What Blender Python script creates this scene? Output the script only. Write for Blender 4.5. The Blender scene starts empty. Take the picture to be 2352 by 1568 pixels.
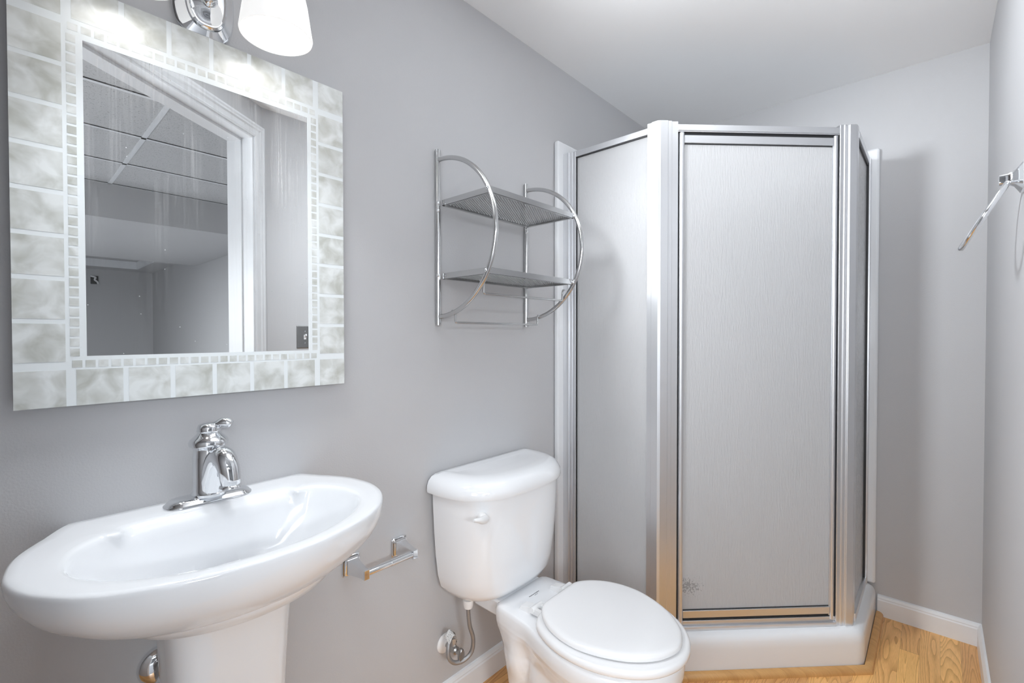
import bpy, bmesh, math, random
from mathutils import Vector, Matrix
random.seed(7)
SC = bpy.context.scene
COL = SC.collection

# ------------------------------------------------------------------ camera
cam_d = bpy.data.cameras.new('camera')
cam_d.sensor_width = 36.0
cam_d.lens = 1074.33 / 2352 * 36.0
cam_d.clip_start = 0.02
cam = bpy.data.objects.new('camera', cam_d)
COL.objects.link(cam)
_yaw, _pit, _rol = math.radians(42.192), math.radians(0.857), math.radians(0.067)
_a = Vector((-math.sin(_yaw) * math.cos(_pit), math.cos(_yaw) * math.cos(_pit), -math.sin(_pit)))
_r = Vector((math.cos(_yaw), math.sin(_yaw), 0))
_d = _a.cross(_r)
_r2 = math.cos(_rol) * _r + math.sin(_rol) * _d
_d2 = -math.sin(_rol) * _r + math.cos(_rol) * _d
_m = Matrix((( _r2.x, -_d2.x, -_a.x, 1.1597), (_r2.y, -_d2.y, -_a.y, 0.0), (_r2.z, -_d2.z, -_a.z, 1.2), (0, 0, 0, 1)))
cam.matrix_world = _m
SC.camera = cam

# ------------------------------------------------------------------ world, exposure, lamps
w = bpy.data.worlds.new('world')
SC.world = w
w.use_nodes = True
w.node_tree.nodes['Background'].inputs[0].default_value = (0.9, 0.92, 0.95, 1)
w.node_tree.nodes['Background'].inputs[1].default_value = 0.3
SC.view_settings.view_transform = 'Standard'
SC.view_settings.look = 'None'
SC.view_settings.gamma = 1.0
SC.view_settings.use_curve_mapping = False
SC.view_settings.exposure = 0.0
SC.cycles.use_denoising = True
SC.cycles.max_bounces = 14
SC.cycles.diffuse_bounces = 8
SC.cycles.glossy_bounces = 6
SC.cycles.transmission_bounces = 10
SC.cycles.sample_clamp_indirect = 6.0


def lamp(name, loc, size, watts, target=None, shape='DISK', size_y=None, col=(1, 0.985, 0.965)):
    l = bpy.data.lights.new(name, 'AREA')
    l.shape = shape
    l.size = size
    if size_y:
        l.size_y = size_y
    l.energy = watts
    l.color = col
    o = bpy.data.objects.new(name, l)
    COL.objects.link(o)
    o.location = loc
    if target is not None:
        o.rotation_euler = (Vector(target) - Vector(loc)).to_track_quat('-Z', 'Y').to_euler()
    return o


COOL = (0.91, 0.955, 1.0)
lamp('unseen_back_fill', (0.95, 1.58, 2.285), 0.22, 1.2, col=COOL)  # unseen disk light added to fill the back of the bathroom
lamp('next_room_fill', (4.2, -0.9, 2.06), 1.0, 135.0, col=COOL)  # added light out of view, brightens the mirrored next room
lamp('doorway_fill', (1.30, -0.85, 1.35), 0.8, 18.0, target=(0.75, 1.8, 0.95), col=COOL)  # added soft fill through the doorway, stands for no fixture
lamp('soffit_fill', (2.55, -0.95, 2.335), 0.8, 9.0, col=COOL)  # unseen light added to lift the soffit face in the mirror
# added spot standing in for a flash bounced off the ceiling above the frame
fl_d = bpy.data.lights.new('ceiling_bounce_fill', 'SPOT')
fl_d.energy = 82.0
fl_d.spot_size = math.radians(62)
fl_d.spot_blend = 0.8
fl_d.shadow_soft_size = 0.08
fl_d.color = COOL
fl = bpy.data.objects.new('ceiling_bounce_fill', fl_d)
COL.objects.link(fl)
fl.location = (0.75, 0.25, 1.62)
fl.rotation_euler = (Vector((0.70, 0.72, 2.297)) - Vector(fl.location)).to_track_quat('-Z', 'Y').to_euler()
fb_d = bpy.data.lights.new('far_ceiling_fill', 'SPOT')  # second added spot, fills the ceiling further back
fb_d.energy = 44.0
fb_d.spot_size = math.radians(72)
fb_d.spot_blend = 0.9
fb_d.shadow_soft_size = 0.1
fb_d.color = COOL
fb = bpy.data.objects.new('far_ceiling_fill', fb_d)
COL.objects.link(fb)
fb.location = (0.95, 0.34, 1.62)
fb.rotation_euler = (Vector((0.85, 1.45, 2.297)) - Vector(fb.location)).to_track_quat('-Z', 'Y').to_euler()
# light thrown into the room by the right-hand shade of the vanity light
vs_d = bpy.data.lights.new('vanity_throw', 'SPOT')
vs_d.energy = 103.0
vs_d.spot_size = math.radians(80)
vs_d.spot_blend = 0.75
vs_d.shadow_soft_size = 0.15
vs_d.color = COOL
vs = bpy.data.objects.new('vanity_throw', vs_d)
COL.objects.link(vs)
vs.location = (0.21, 0.44, 1.985)
vs.rotation_euler = (Vector((1.25, 2.10, 1.18)) - Vector(vs.location)).to_track_quat('-Z', 'Y').to_euler()
# light falling out of the open bottoms of the two glass shades
for _i, _y in enumerate((0.165, 0.4025)):
    _sd = bpy.data.lights.new('shade_downlight', 'SPOT')
    _sd.energy = 10.0
    _sd.spot_size = math.radians(118)
    _sd.spot_blend = 0.7
    _sd.shadow_soft_size = 0.05
    _sd.color = COOL
    _so = bpy.data.objects.new('shade_downlight', _sd)
    COL.objects.link(_so)
    _so.location = (0.15, _y, 1.815)
    _so.rotation_euler = Vector((0.35, 0, -1)).to_track_quat('-Z', 'Y').to_euler()
SHADE_POWER = 1.6

# ------------------------------------------------------------------ materials
def nt(name):
    m = bpy.data.materials.new(name)
    m.use_nodes = True
    t = m.node_tree
    return m, t, t.nodes['Principled BSDF']


def add(t, kind, **kw):
    n = t.nodes.new(kind)
    for k, v in kw.items():
        setattr(n, k, v)
    return n


def pbr(name, col, rough=0.5, metal=0.0, bump=None, coat=0.0, spec=None, var=None):
    m, t, b = nt(name)
    b.inputs['Base Color'].default_value = (*col, 1)
    b.inputs['Roughness'].default_value = rough
    b.inputs['Metallic'].default_value = metal
    if coat:
        b.inputs['Coat Weight'].default_value = coat
        b.inputs['Coat Roughness'].default_value = 0.03
    if spec is not None:
        b.inputs['Specular IOR Level'].default_value = spec
    tc = add(t, 'ShaderNodeTexCoord')
    if bump:
        sc, st, dist = bump
        n = add(t, 'ShaderNodeTexNoise')
        n.inputs['Scale'].default_value = sc
        n.inputs['Detail'].default_value = 3
        t.links.new(tc.outputs['Object'], n.inputs['Vector'])
        bp = add(t, 'ShaderNodeBump')
        bp.inputs['Strength'].default_value = st
        bp.inputs['Distance'].default_value = dist
        t.links.new(n.outputs['Fac'], bp.inputs['Height'])
        t.links.new(bp.outputs['Normal'], b.inputs['Normal'])
    if var:
        sc, amt = var
        n = add(t, 'ShaderNodeTexNoise')
        n.inputs['Scale'].default_value = sc
        n.inputs['Detail'].default_value = 4
        t.links.new(tc.outputs['Object'], n.inputs['Vector'])
        r = add(t, 'ShaderNodeValToRGB')
        r.color_ramp.elements[0].position = 0.3
        r.color_ramp.elements[1].position = 0.7
        r.color_ramp.elements[0].color = (*[c * (1 - amt) for c in col], 1)
        r.color_ramp.elements[1].color = (*[min(1, c * (1 + amt)) for c in col], 1)
        t.links.new(n.outputs['Fac'], r.inputs[0])
        t.links.new(r.outputs[0], b.inputs['Base Color'])
    return m


M = {}
M['wall'] = pbr('wall_paint', (0.54, 0.54, 0.55), 0.62, bump=(260, 0.22, 0.0015), var=(1.3, 0.015))
M['ceiling'] = pbr('ceiling_paint', (0.88, 0.88, 0.88), 0.8, bump=(120, 0.1, 0.001))
M['hall_wall'] = pbr('hall_wall_paint', (0.50, 0.50, 0.505), 0.7, bump=(220, 0.1, 0.001))
M['trim'] = pbr('white_trim_paint', (0.80, 0.815, 0.835), 0.28, bump=(40, 0.06, 0.001), var=(9, 0.03))
M['ceramic'] = pbr('white_vitreous_china', (0.85, 0.862, 0.88), 0.09, coat=0.3)
M['seat'] = pbr('white_enamelled_seat', (0.86, 0.86, 0.865), 0.2, coat=0.15)
M['plastic'] = pbr('white_plastic', (0.84, 0.84, 0.84), 0.35)
M['acrylic'] = pbr('white_acrylic', (0.83, 0.845, 0.865), 0.16)
M['chrome'] = pbr('polished_chrome', (0.82, 0.835, 0.855), 0.045, 1.0)
M['steel'] = pbr('satin_chrome_tube', (0.60, 0.60, 0.60), 0.16, 1.0)
M['mesh_steel'] = pbr('perforated_steel', (0.40, 0.40, 0.40), 0.35, 1.0)
M['alu'] = pbr('satin_aluminium', (0.79, 0.80, 0.82), 0.36, 1.0)
M['braid'] = pbr('braided_steel', (0.36, 0.36, 0.365), 0.42, 0.75, bump=(900, 0.5, 0.001))
M['rubber'] = pbr('dark_rubber_gasket', (0.03, 0.03, 0.032), 0.5)
M['brass'] = pbr('dull_valve_metal', (0.45, 0.44, 0.43), 0.3, 1.0)
M['ink'] = pbr('black_ink', (0.02, 0.02, 0.02), 0.5)
M['plate'] = pbr('dark_steel_plate', (0.30, 0.30, 0.30), 0.35, 1.0)
M['frost'] = pbr('frosted_white_glass', (0.86, 0.90, 0.91), 0.25, spec=0.4)
M['carpet'] = pbr('grey_carpet', (0.40, 0.40, 0.41), 0.95, bump=(500, 0.4, 0.004))
M['hole'] = pbr('dark_cavity', (0.02, 0.02, 0.02), 0.8)


def shade_mat():
    m, t, b = nt('lit_opal_glass')
    b.inputs['Base Color'].default_value = (0.85, 0.85, 0.85, 1)
    b.inputs['Roughness'].default_value = 0.3
    b.inputs['Emission Color'].default_value = (1, 0.99, 0.97, 1)
    b.inputs['Emission Strength'].default_value = SHADE_POWER * 0.34
    return m


M['shade'] = shade_mat()


def bulb_mat():
    m, t, b = nt('lit_bulb')
    b.inputs['Emission Color'].default_value = (1, 0.99, 0.97, 1)
    b.inputs['Emission Strength'].default_value = SHADE_POWER * 7.0
    return m


M['bulb'] = bulb_mat()


def tile_glass():
    m, t, b = nt('mottled_tile_glass')
    tc = add(t, 'ShaderNodeTexCoord')
    n = add(t, 'ShaderNodeTexNoise')
    n.inputs['Scale'].default_value = 26
    n.inputs['Detail'].default_value = 3
    n.inputs['Roughness'].default_value = 0.5
    n.inputs['Distortion'].default_value = 0.4
    t.links.new(tc.outputs['Object'], n.inputs['Vector'])
    r = add(t, 'ShaderNodeValToRGB')
    r.color_ramp.elements[0].position = 0.3
    r.color_ramp.elements[1].position = 0.66
    r.color_ramp.elements[0].color = (0.52, 0.53, 0.485, 1)
    r.color_ramp.elements[1].color = (0.83, 0.855, 0.845, 1)
    t.links.new(n.outputs['Fac'], r.inputs[0])
    t.links.new(r.outputs[0], b.inputs['Base Color'])
    b.inputs['Roughness'].default_value = 0.22
    return m


M['tile'] = tile_glass()


def mirror_mat():
    m, t, b = nt('dusty_silvered_glass')
    b.inputs['Base Color'].default_value = (0.84, 0.85, 0.85, 1)
    b.inputs['Metallic'].default_value = 1.0
    b.inputs['Roughness'].default_value = 0.004
    tc = add(t, 'ShaderNodeTexCoord')
    # wiped streaks fanning down from the top edge
    mp = add(t, 'ShaderNodeMapping')
    mp.inputs['Rotation'].default_value = (math.radians(-14), 0, 0)
    mp.inputs['Scale'].default_value = (1, 210, 5)
    t.links.new(tc.outputs['Object'], mp.inputs['Vector'])
    n = add(t, 'ShaderNodeTexNoise')
    n.inputs['Scale'].default_value = 1.0
    n.inputs['Detail'].default_value = 5
    t.links.new(mp.outputs[0], n.inputs['Vector'])
    big = add(t, 'ShaderNodeTexNoise')
    big.inputs['Scale'].default_value = 9
    mp2 = add(t, 'ShaderNodeMapping')
    mp2.inputs['Rotation'].default_value = (math.radians(-14), 0, 0)
    mp2.inputs['Scale'].default_value = (1, 2.2, 0.5)
    t.links.new(tc.outputs['Object'], mp2.inputs['Vector'])
    t.links.new(mp2.outputs[0], big.inputs['Vector'])
    rb = add(t, 'ShaderNodeMapRange')
    rb.inputs['From Min'].default_value = 0.42
    rb.inputs['From Max'].default_value = 0.72
    t.links.new(big.outputs['Fac'], rb.inputs['Value'])
    rn = add(t, 'ShaderNodeMapRange')
    rn.inputs['From Min'].default_value = 0.42
    rn.inputs['From Max'].default_value = 0.7
    t.links.new(n.outputs['Fac'], rn.inputs['Value'])
    sep = add(t, 'ShaderNodeSeparateXYZ')
    t.links.new(tc.outputs['Object'], sep.inputs[0])
    rz = add(t, 'ShaderNodeMapRange')       # wiping marks are thickest near the top
    rz.inputs['From Min'].default_value = 0.25
    rz.inputs['From Max'].default_value = 0.66
    rz.inputs['To Min'].default_value = 0.12
    rz.inputs['To Max'].default_value = 1.0
    t.links.new(sep.outputs['Z'], rz.inputs['Value'])
    m1 = add(t, 'ShaderNodeMath', operation='MULTIPLY')
    t.links.new(rb.outputs[0], m1.inputs[0])
    t.links.new(rn.outputs[0], m1.inputs[1])
    m2 = add(t, 'ShaderNodeMath', operation='MULTIPLY')
    t.links.new(m1.outputs[0], m2.inputs[0])
    t.links.new(rz.outputs[0], m2.inputs[1])
    m3 = add(t, 'ShaderNodeMath', operation='MULTIPLY_ADD')
    t.links.new(m2.outputs[0], m3.inputs[0])
    m3.inputs[1].default_value = 0.5
    m3.inputs[2].default_value = 0.03
    # specks
    vo = add(t, 'ShaderNodeTexVoronoi')
    vo.inputs['Scale'].default_value = 60
    t.links.new(tc.outputs['Object'], vo.inputs['Vector'])
    lt = add(t, 'ShaderNodeMath', operation='LESS_THAN')
    t.links.new(vo.outputs['Distance'], lt.inputs[0])
    lt.inputs[1].default_value = 0.055
    wn = add(t, 'ShaderNodeMath', operation='GREATER_THAN')
    sx = add(t, 'ShaderNodeSeparateColor')
    t.links.new(vo.outputs['Color'], sx.inputs[0])
    t.links.new(sx.outputs[0], wn.inputs[0])
    wn.inputs[1].default_value = 0.72
    sp = add(t, 'ShaderNodeMath', operation='MULTIPLY')
    t.links.new(lt.outputs[0], sp.inputs[0])
    t.links.new(wn.outputs[0], sp.inputs[1])
    sp2 = add(t, 'ShaderNodeMath', operation='MULTIPLY')
    t.links.new(sp.outputs[0], sp2.inputs[0])
    sp2.inputs[1].default_value = 0.6
    mx = add(t, 'ShaderNodeMath', operation='MAXIMUM')
    t.links.new(m3.outputs[0], mx.inputs[0])
    t.links.new(sp2.outputs[0], mx.inputs[1])
    df = add(t, 'ShaderNodeBsdfDiffuse')
    df.inputs[0].default_value = (0.8, 0.8, 0.8, 1)
    ms = add(t, 'ShaderNodeMixShader')
    t.links.new(mx.outputs[0], ms.inputs[0])
    t.links.new(b.outputs[0], ms.inputs[1])
    t.links.new(df.outputs[0], ms.inputs[2])
    t.links.new(ms.outputs[0], t.nodes['Material Output'].inputs[0])
    return m


M['mirror'] = mirror_mat()


def rain_glass(painted_refraction=False):
    m, t, b = nt('rain_glass_painted_refraction' if painted_refraction else 'rain_textured_glass')
    tc = add(t, 'ShaderNodeTexCoord')
    mp = add(t, 'ShaderNodeMapping')
    mp.inputs['Scale'].default_value = (190, 190, 26)
    t.links.new(tc.outputs['Object'], mp.inputs['Vector'])
    n = add(t, 'ShaderNodeTexNoise')
    n.inputs['Scale'].default_value = 1.0
    n.inputs['Detail'].default_value = 3
    n.inputs['Distortion'].default_value = 0.6
    t.links.new(mp.outputs[0], n.inputs['Vector'])
    bp = add(t, 'ShaderNodeBump')
    bp.inputs['Strength'].default_value = 0.7
    bp.inputs['Distance'].default_value = 0.0025
    t.links.new(n.outputs['Fac'], bp.inputs['Height'])
    tr = add(t, 'ShaderNodeBsdfTranslucent')
    tr.inputs[0].default_value = (0.97, 0.97, 0.97, 1)
    gl = add(t, 'ShaderNodeBsdfRefraction')
    gl.inputs['Color'].default_value = (0.97, 0.97, 0.97, 1)
    gl.inputs['Roughness'].default_value = 0.35
    gl.inputs['IOR'].default_value = 1.12
    df = add(t, 'ShaderNodeBsdfDiffuse')
    df.inputs[0].default_value = (0.92, 0.92, 0.925, 1)
    gs = add(t, 'ShaderNodeBsdfGlossy')
    gs.inputs['Color'].default_value = (0.9, 0.9, 0.9, 1)
    gs.inputs['Roughness'].default_value = 0.2
    for s in (tr, gl, df, gs):
        t.links.new(bp.outputs['Normal'], s.inputs['Normal'])
    a = add(t, 'ShaderNodeMixShader')
    a.inputs[0].default_value = 0.45
    t.links.new(tr.outputs[0], a.inputs[1])
    t.links.new(gl.outputs[0], a.inputs[2])
    c = add(t, 'ShaderNodeMixShader')
    c.inputs[0].default_value = 0.34
    t.links.new(a.outputs[0], c.inputs[1])
    t.links.new(df.outputs[0], c.inputs[2])
    lw = add(t, 'ShaderNodeLayerWeight')
    lw.inputs[0].default_value = 0.15
    t.links.new(bp.outputs['Normal'], lw.inputs['Normal'])
    e = add(t, 'ShaderNodeMixShader')
    t.links.new(lw.outputs['Fresnel'], e.inputs[0])
    t.links.new(c.outputs[0], e.inputs[1])
    t.links.new(gs.outputs[0], e.inputs[2])
    last = e.outputs[0]
    if painted_refraction:                               # dark patch painted in for something refracted through the glass
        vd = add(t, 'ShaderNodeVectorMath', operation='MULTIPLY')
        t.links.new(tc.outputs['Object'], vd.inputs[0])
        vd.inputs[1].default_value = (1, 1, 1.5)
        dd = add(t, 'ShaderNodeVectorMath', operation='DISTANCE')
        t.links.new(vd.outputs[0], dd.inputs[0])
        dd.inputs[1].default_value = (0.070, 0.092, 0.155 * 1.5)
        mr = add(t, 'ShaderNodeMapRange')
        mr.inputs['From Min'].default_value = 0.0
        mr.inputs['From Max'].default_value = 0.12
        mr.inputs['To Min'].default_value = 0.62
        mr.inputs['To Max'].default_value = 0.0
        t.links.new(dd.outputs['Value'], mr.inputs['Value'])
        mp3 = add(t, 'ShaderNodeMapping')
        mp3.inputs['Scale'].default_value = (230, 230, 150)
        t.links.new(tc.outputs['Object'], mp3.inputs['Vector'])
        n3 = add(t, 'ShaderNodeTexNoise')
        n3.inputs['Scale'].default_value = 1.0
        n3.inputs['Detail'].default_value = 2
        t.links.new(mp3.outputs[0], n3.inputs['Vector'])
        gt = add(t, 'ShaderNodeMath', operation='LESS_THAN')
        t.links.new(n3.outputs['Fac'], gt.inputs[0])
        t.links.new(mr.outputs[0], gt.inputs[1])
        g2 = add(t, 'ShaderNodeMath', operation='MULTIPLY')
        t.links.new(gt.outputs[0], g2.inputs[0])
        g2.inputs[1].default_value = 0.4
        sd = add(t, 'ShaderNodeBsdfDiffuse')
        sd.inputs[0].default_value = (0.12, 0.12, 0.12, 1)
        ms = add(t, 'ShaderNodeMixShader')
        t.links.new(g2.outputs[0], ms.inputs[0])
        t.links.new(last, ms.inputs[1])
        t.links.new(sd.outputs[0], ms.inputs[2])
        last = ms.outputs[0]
    t.links.new(last, t.nodes['Material Output'].inputs[0])
    return m


M['rain'] = rain_glass()
M['rain_painted_refraction'] = rain_glass(True)


def oak(name, strip=0.0571, along_y=True, dark=1.0, rings=24.0, ringw=0.5):
    m, t, b = nt(name)
    tc = add(t, 'ShaderNodeTexCoord')
    sep = add(t, 'ShaderNodeSeparateXYZ')
    t.links.new(tc.outputs['Object'], sep.inputs[0])
    A, B = ('X', 'Y') if along_y else ('Y', 'X')

    def math_(op, a, bb=None, cc=None):
        n = add(t, 'ShaderNodeMath', operation=op)
        for i, v in enumerate((a, bb, cc)):
            if v is None:
                continue
            if isinstance(v, (int, float)):
                n.inputs[i].default_value = v
            else:
                t.links.new(v, n.inputs[i])
        return n.outputs[0]
    u = math_('DIVIDE', sep.outputs[A], strip)
    u = math_('ADD', u, 0.30)
    col = math_('FLOOR', u)
    uf = math_('FRACT', u)
    wn = add(t, 'ShaderNodeTexWhiteNoise', noise_dimensions='1D')
    t.links.new(col, wn.inputs['W'])
    v = math_('DIVIDE', sep.outputs[B], 1.05)
    v = math_('ADD', v, math_('MULTIPLY', wn.outputs['Value'], 7.0))
    row = math_('FLOOR', v)
    vf = math_('FRACT', v)
    idn = math_('ADD', math_('MULTIPLY', col, 13.37), math_('MULTIPLY', row, 7.77))
    wn2 = add(t, 'ShaderNodeTexWhiteNoise', noise_dimensions='1D')
    t.links.new(idn, wn2.inputs['W'])
    rnd = wn2.outputs['Value']
    # cathedral grain: contour lines of a stretched noise
    cx = add(t, 'ShaderNodeCombineXYZ')
    t.links.new(math_('ADD', math_('MULTIPLY', sep.outputs[A], 11.0), math_('MULTIPLY', rnd, 91.0)), cx.inputs[0])
    t.links.new(math_('MULTIPLY', sep.outputs[B], 1.1), cx.inputs[1])
    t.links.new(math_('MULTIPLY', rnd, 37.0), cx.inputs[2])
    n1 = add(t, 'ShaderNodeTexNoise')
    n1.inputs['Scale'].default_value = 1.0
    n1.inputs['Detail'].default_value = 1.6
    n1.inputs['Distortion'].default_value = 0.25
    t.links.new(cx.outputs[0], n1.inputs['Vector'])
    ring = math_('FRACT', math_('MULTIPLY', n1.outputs['Fac'], rings))
    ring = math_('POWER', ring, 3.0)
    # fine pores
    px = add(t, 'ShaderNodeCombineXYZ')
    t.links.new(math_('ADD', math_('MULTIPLY', sep.outputs[A], 700.0), math_('MULTIPLY', rnd, 91.0)), px.inputs[0])
    t.links.new(math_('MULTIPLY', sep.outputs[B], 28.0), px.inputs[1])
    n2 = add(t, 'ShaderNodeTexNoise')
    n2.inputs['Scale'].default_value = 1.0
    n2.inputs['Detail'].default_value = 2.0
    t.links.new(px.outputs[0], n2.inputs['Vector'])
    grain = math_('ADD', math_('MULTIPLY', ring, ringw), math_('MULTIPLY', n2.outputs['Fac'], 0.62))
    r = add(t, 'ShaderNodeValToRGB')
    els = r.color_ramp.elements
    els[0].position = 0.1
    els[0].color = (0.95 * dark, 0.585 * dark, 0.27 * dark, 1)
    els[1].position = 0.95
    els[1].color = (0.47 * dark, 0.235 * dark, 0.085 * dark, 1)
    t.links.new(grain, r.inputs[0])
    hv = add(t, 'ShaderNodeHueSaturation')
    t.links.new(math_('ADD', math_('MULTIPLY', rnd, 0.4), 0.8), hv.inputs['Value'])
    t.links.new(math_('ADD', math_('MULTIPLY', rnd, 0.014), 0.492), hv.inputs['Hue'])
    hv.inputs['Saturation'].default_value = 1.08
    t.links.new(r.outputs[0], hv.inputs['Color'])
    # seams
    e1 = math_('LESS_THAN', uf, 0.012)
    e2 = math_('LESS_THAN', vf, 0.0016)
    seam = math_('MAXIMUM', e1, e2)
    mix = add(t, 'ShaderNodeMix', data_type='RGBA')
    t.links.new(math_('MULTIPLY', seam, 0.55), mix.inputs[0])
    t.links.new(hv.outputs[0], mix.inputs[6])
    mix.inputs[7].default_value = (0.16, 0.085, 0.035, 1)
    t.links.new(mix.outputs[2], b.inputs['Base Color'])
    b.inputs['Roughness'].default_value = 0.28
    bp = add(t, 'ShaderNodeBump')
    bp.inputs['Strength'].default_value = 0.12
    bp.inputs['Distance'].default_value = 0.001
    t.links.new(math_('SUBTRACT', 1.0, grain), bp.inputs['Height'])
    t.links.new(bp.outputs[0], b.inputs['Normal'])
    return m


M['floor'] = oak('oak_strip_floor')
M['oaktrim'] = oak('oak_moulding', strip=5.0, along_y=False, dark=0.78, rings=5.0, ringw=0.2)


def drop_tile():
    m, t, b = nt('speckled_ceiling_tile')
    tc = add(t, 'ShaderNodeTexCoord')
    n = add(t, 'ShaderNodeTexNoise')
    n.inputs['Scale'].default_value = 150
    n.inputs['Detail'].default_value = 2
    t.links.new(tc.outputs['Object'], n.inputs['Vector'])
    r = add(t, 'ShaderNodeValToRGB')
    r.color_ramp.elements[0].position = 0.30
    r.color_ramp.elements[0].color = (0.30, 0.30, 0.30, 1)
    r.color_ramp.elements[1].position = 0.42
    r.color_ramp.elements[1].color = (0.55, 0.55, 0.555, 1)
    t.links.new(n.outputs['Fac'], r.inputs[0])
    t.links.new(r.outputs[0], b.inputs['Base Color'])
    b.inputs['Roughness'].default_value = 0.9
    return m


M['dtile'] = drop_tile()


def paper_tag():
    m, t, b = nt('printed_paper_tag')
    tc = add(t, 'ShaderNodeTexCoord')
    mp = add(t, 'ShaderNodeMapping')
    mp.inputs['Scale'].default_value = (330, 330, 900)
    t.links.new(tc.outputs['Object'], mp.inputs['Vector'])
    n = add(t, 'ShaderNodeTexNoise')
    n.inputs['Scale'].default_value = 1.0
    t.links.new(mp.outputs[0], n.inputs['Vector'])
    r = add(t, 'ShaderNodeValToRGB')
    r.color_ramp.interpolation = 'CONSTANT'
    r.color_ramp.elements[0].color = (0.2, 0.2, 0.2, 1)
    r.color_ramp.elements[1].position = 0.43
    r.color_ramp.elements[1].color = (0.75, 0.75, 0.74, 1)
    t.links.new(n.outputs['Fac'], r.inputs[0])
    t.links.new(r.outputs[0], b.inputs['Base Color'])
    b.inputs['Roughness'].default_value = 0.7
    return m


M['paper'] = paper_tag()

# ------------------------------------------------------------------ mesh helpers
ORG = {}


class MB:
    """collects world-space geometry for ONE mesh object"""

    def __init__(s):
        s.v, s.f, s.mi = [], [], []

    def add(s, vs, fs, mi=0):
        o = len(s.v)
        s.v += [tuple(x) for x in vs]
        s.f += [tuple(i + o for i in f) for f in fs]
        s.mi += [mi] * len(fs)

    def box(s, lo, hi, mi=0):
        x0, y0, z0 = lo
        x1, y1, z1 = hi
        s.add([(x0, y0, z0), (x1, y0, z0), (x1, y1, z0), (x0, y1, z0), (x0, y0, z1), (x1, y0, z1), (x1, y1, z1), (x0, y1, z1)],
              [(0, 3, 2, 1), (4, 5, 6, 7), (0, 1, 5, 4), (1, 2, 6, 5), (2, 3, 7, 6), (3, 0, 4, 7)], mi)

    def obox(s, p0, ux, uy, uz, mi=0):
        """box spanned by three vectors from corner p0"""
        p0, ux, uy, uz = map(Vector, (p0, ux, uy, uz))
        vs = [p0, p0 + ux, p0 + ux + uy, p0 + uy, p0 + uz, p0 + ux + uz, p0 + ux + uy + uz, p0 + uy + uz]
        fs = [(0, 3, 2, 1), (4, 5, 6, 7), (0, 1, 5, 4), (1, 2, 6, 5), (2, 3, 7, 6), (3, 0, 4, 7)]
        if ux.cross(uy).dot(uz) < 0:
            fs = [tuple(reversed(f)) for f in fs]
        s.add(vs, fs, mi)

    def loft(s, rings, cap0=True, cap1=True, closed=True, mi=0):
        n = len(rings[0])
        vs = [p for r in rings for p in r]
        fs = []
        for i in range(len(rings) - 1):
            for j in range(n if closed else n - 1):
                k = (j + 1) % n
                fs.append((i * n + j, i * n + k, (i + 1) * n + k, (i + 1) * n + j))
        if cap0:
            fs.append(tuple(reversed(range(n))))
        if cap1:
            fs.append(tuple((len(rings) - 1) * n + j for j in range(n)))
        s.add(vs, fs, mi)

    def tube(s, pts, r, n=14, closed=False, caps=True, mi=0):
        pts = [Vector(p) for p in pts]
        N = len(pts)
        rs = r if isinstance(r, (list, tuple)) else [r] * N
        tang = []
        for i in range(N):
            a = pts[(i - 1) % N] if (closed or i > 0) else pts[i]
            b = pts[(i + 1) % N] if (closed or i < N - 1) else pts[i]
            tang.append((b - a).normalized())
        up = Vector((0, 0, 1)) if abs(tang[0].z) < 0.9 else Vector((1, 0, 0))
        nrm = (up - tang[0] * up.dot(tang[0])).normalized()
        rings = []
        for i in range(N):
            nrm = (nrm - tang[i] * nrm.dot(tang[i])).normalized()
            bi = tang[i].cross(nrm)
            rings.append([pts[i] + rs[i] * (math.cos(2 * math.pi * k / n) * nrm + math.sin(2 * math.pi * k / n) * bi) for k in range(n)])
        if closed:
            rings.append(rings[0])
            s.loft(rings, False, False, mi=mi)
        else:
            s.loft(rings, caps, caps, mi=mi)

    def lathe(s, prof, c, axis=(0, 0, 1), n=36, mi=0, cap0=True, cap1=True):
        """prof: (radius, height along axis)"""
        ax = Vector(axis).normalized()
        t = Vector((1, 0, 0)) if abs(ax.x) < 0.9 else Vector((0, 1, 0))
        e1 = (t - ax * t.dot(ax)).normalized()
        e2 = ax.cross(e1)
        c = Vector(c)
        s.loft([[c + ax * h + r * (math.cos(2 * math.pi * k / n) * e1 + math.sin(2 * math.pi * k / n) * e2) for k in range(n)] for r, h in prof],
               cap0, cap1, mi=mi)

    def build(s, name, mats, parent=None, smooth=True, bevel=0.0, segs=2, sub=0, base=None, ang=40):
        if not isinstance(mats, (list, tuple)):
            mats = [mats]
        if parent is not None:
            org = ORG[parent.name]
        elif base is not None:
            org = Vector(base)
        else:
            xs, ys, zs = zip(*s.v)
            org = Vector(((min(xs) + max(xs)) / 2, (min(ys) + max(ys)) / 2, min(zs)))
        me = bpy.data.meshes.new(name)
        me.from_pydata([tuple(Vector(p) - org) for p in s.v], [], s.f)
        for m in mats:
            me.materials.append(m)
        me.polygons.foreach_set('material_index', s.mi)
        bm = bmesh.new()
        bm.from_mesh(me)
        bmesh.ops.recalc_face_normals(bm, faces=bm.faces)
        bm.to_mesh(me)
        bm.free()
        if smooth:
            me.polygons.foreach_set('use_smooth', [True] * len(me.polygons))
            me.set_sharp_from_angle(angle=math.radians(ang))
        me.update()
        o = bpy.data.objects.new(name, me)
        COL.objects.link(o)
        if parent is not None:
            o.parent = parent
        else:
            o.location = org
        ORG[o.name] = org
        if bevel:
            b = o.modifiers.new('bevel', 'BEVEL')
            b.width = bevel
            b.segments = segs
            b.limit_method = 'ANGLE'
            b.angle_limit = math.radians(35)
        if sub:
            b = o.modifiers.new('subdivision', 'SUBSURF')
            b.levels = sub
            b.render_levels = sub
        return o


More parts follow.
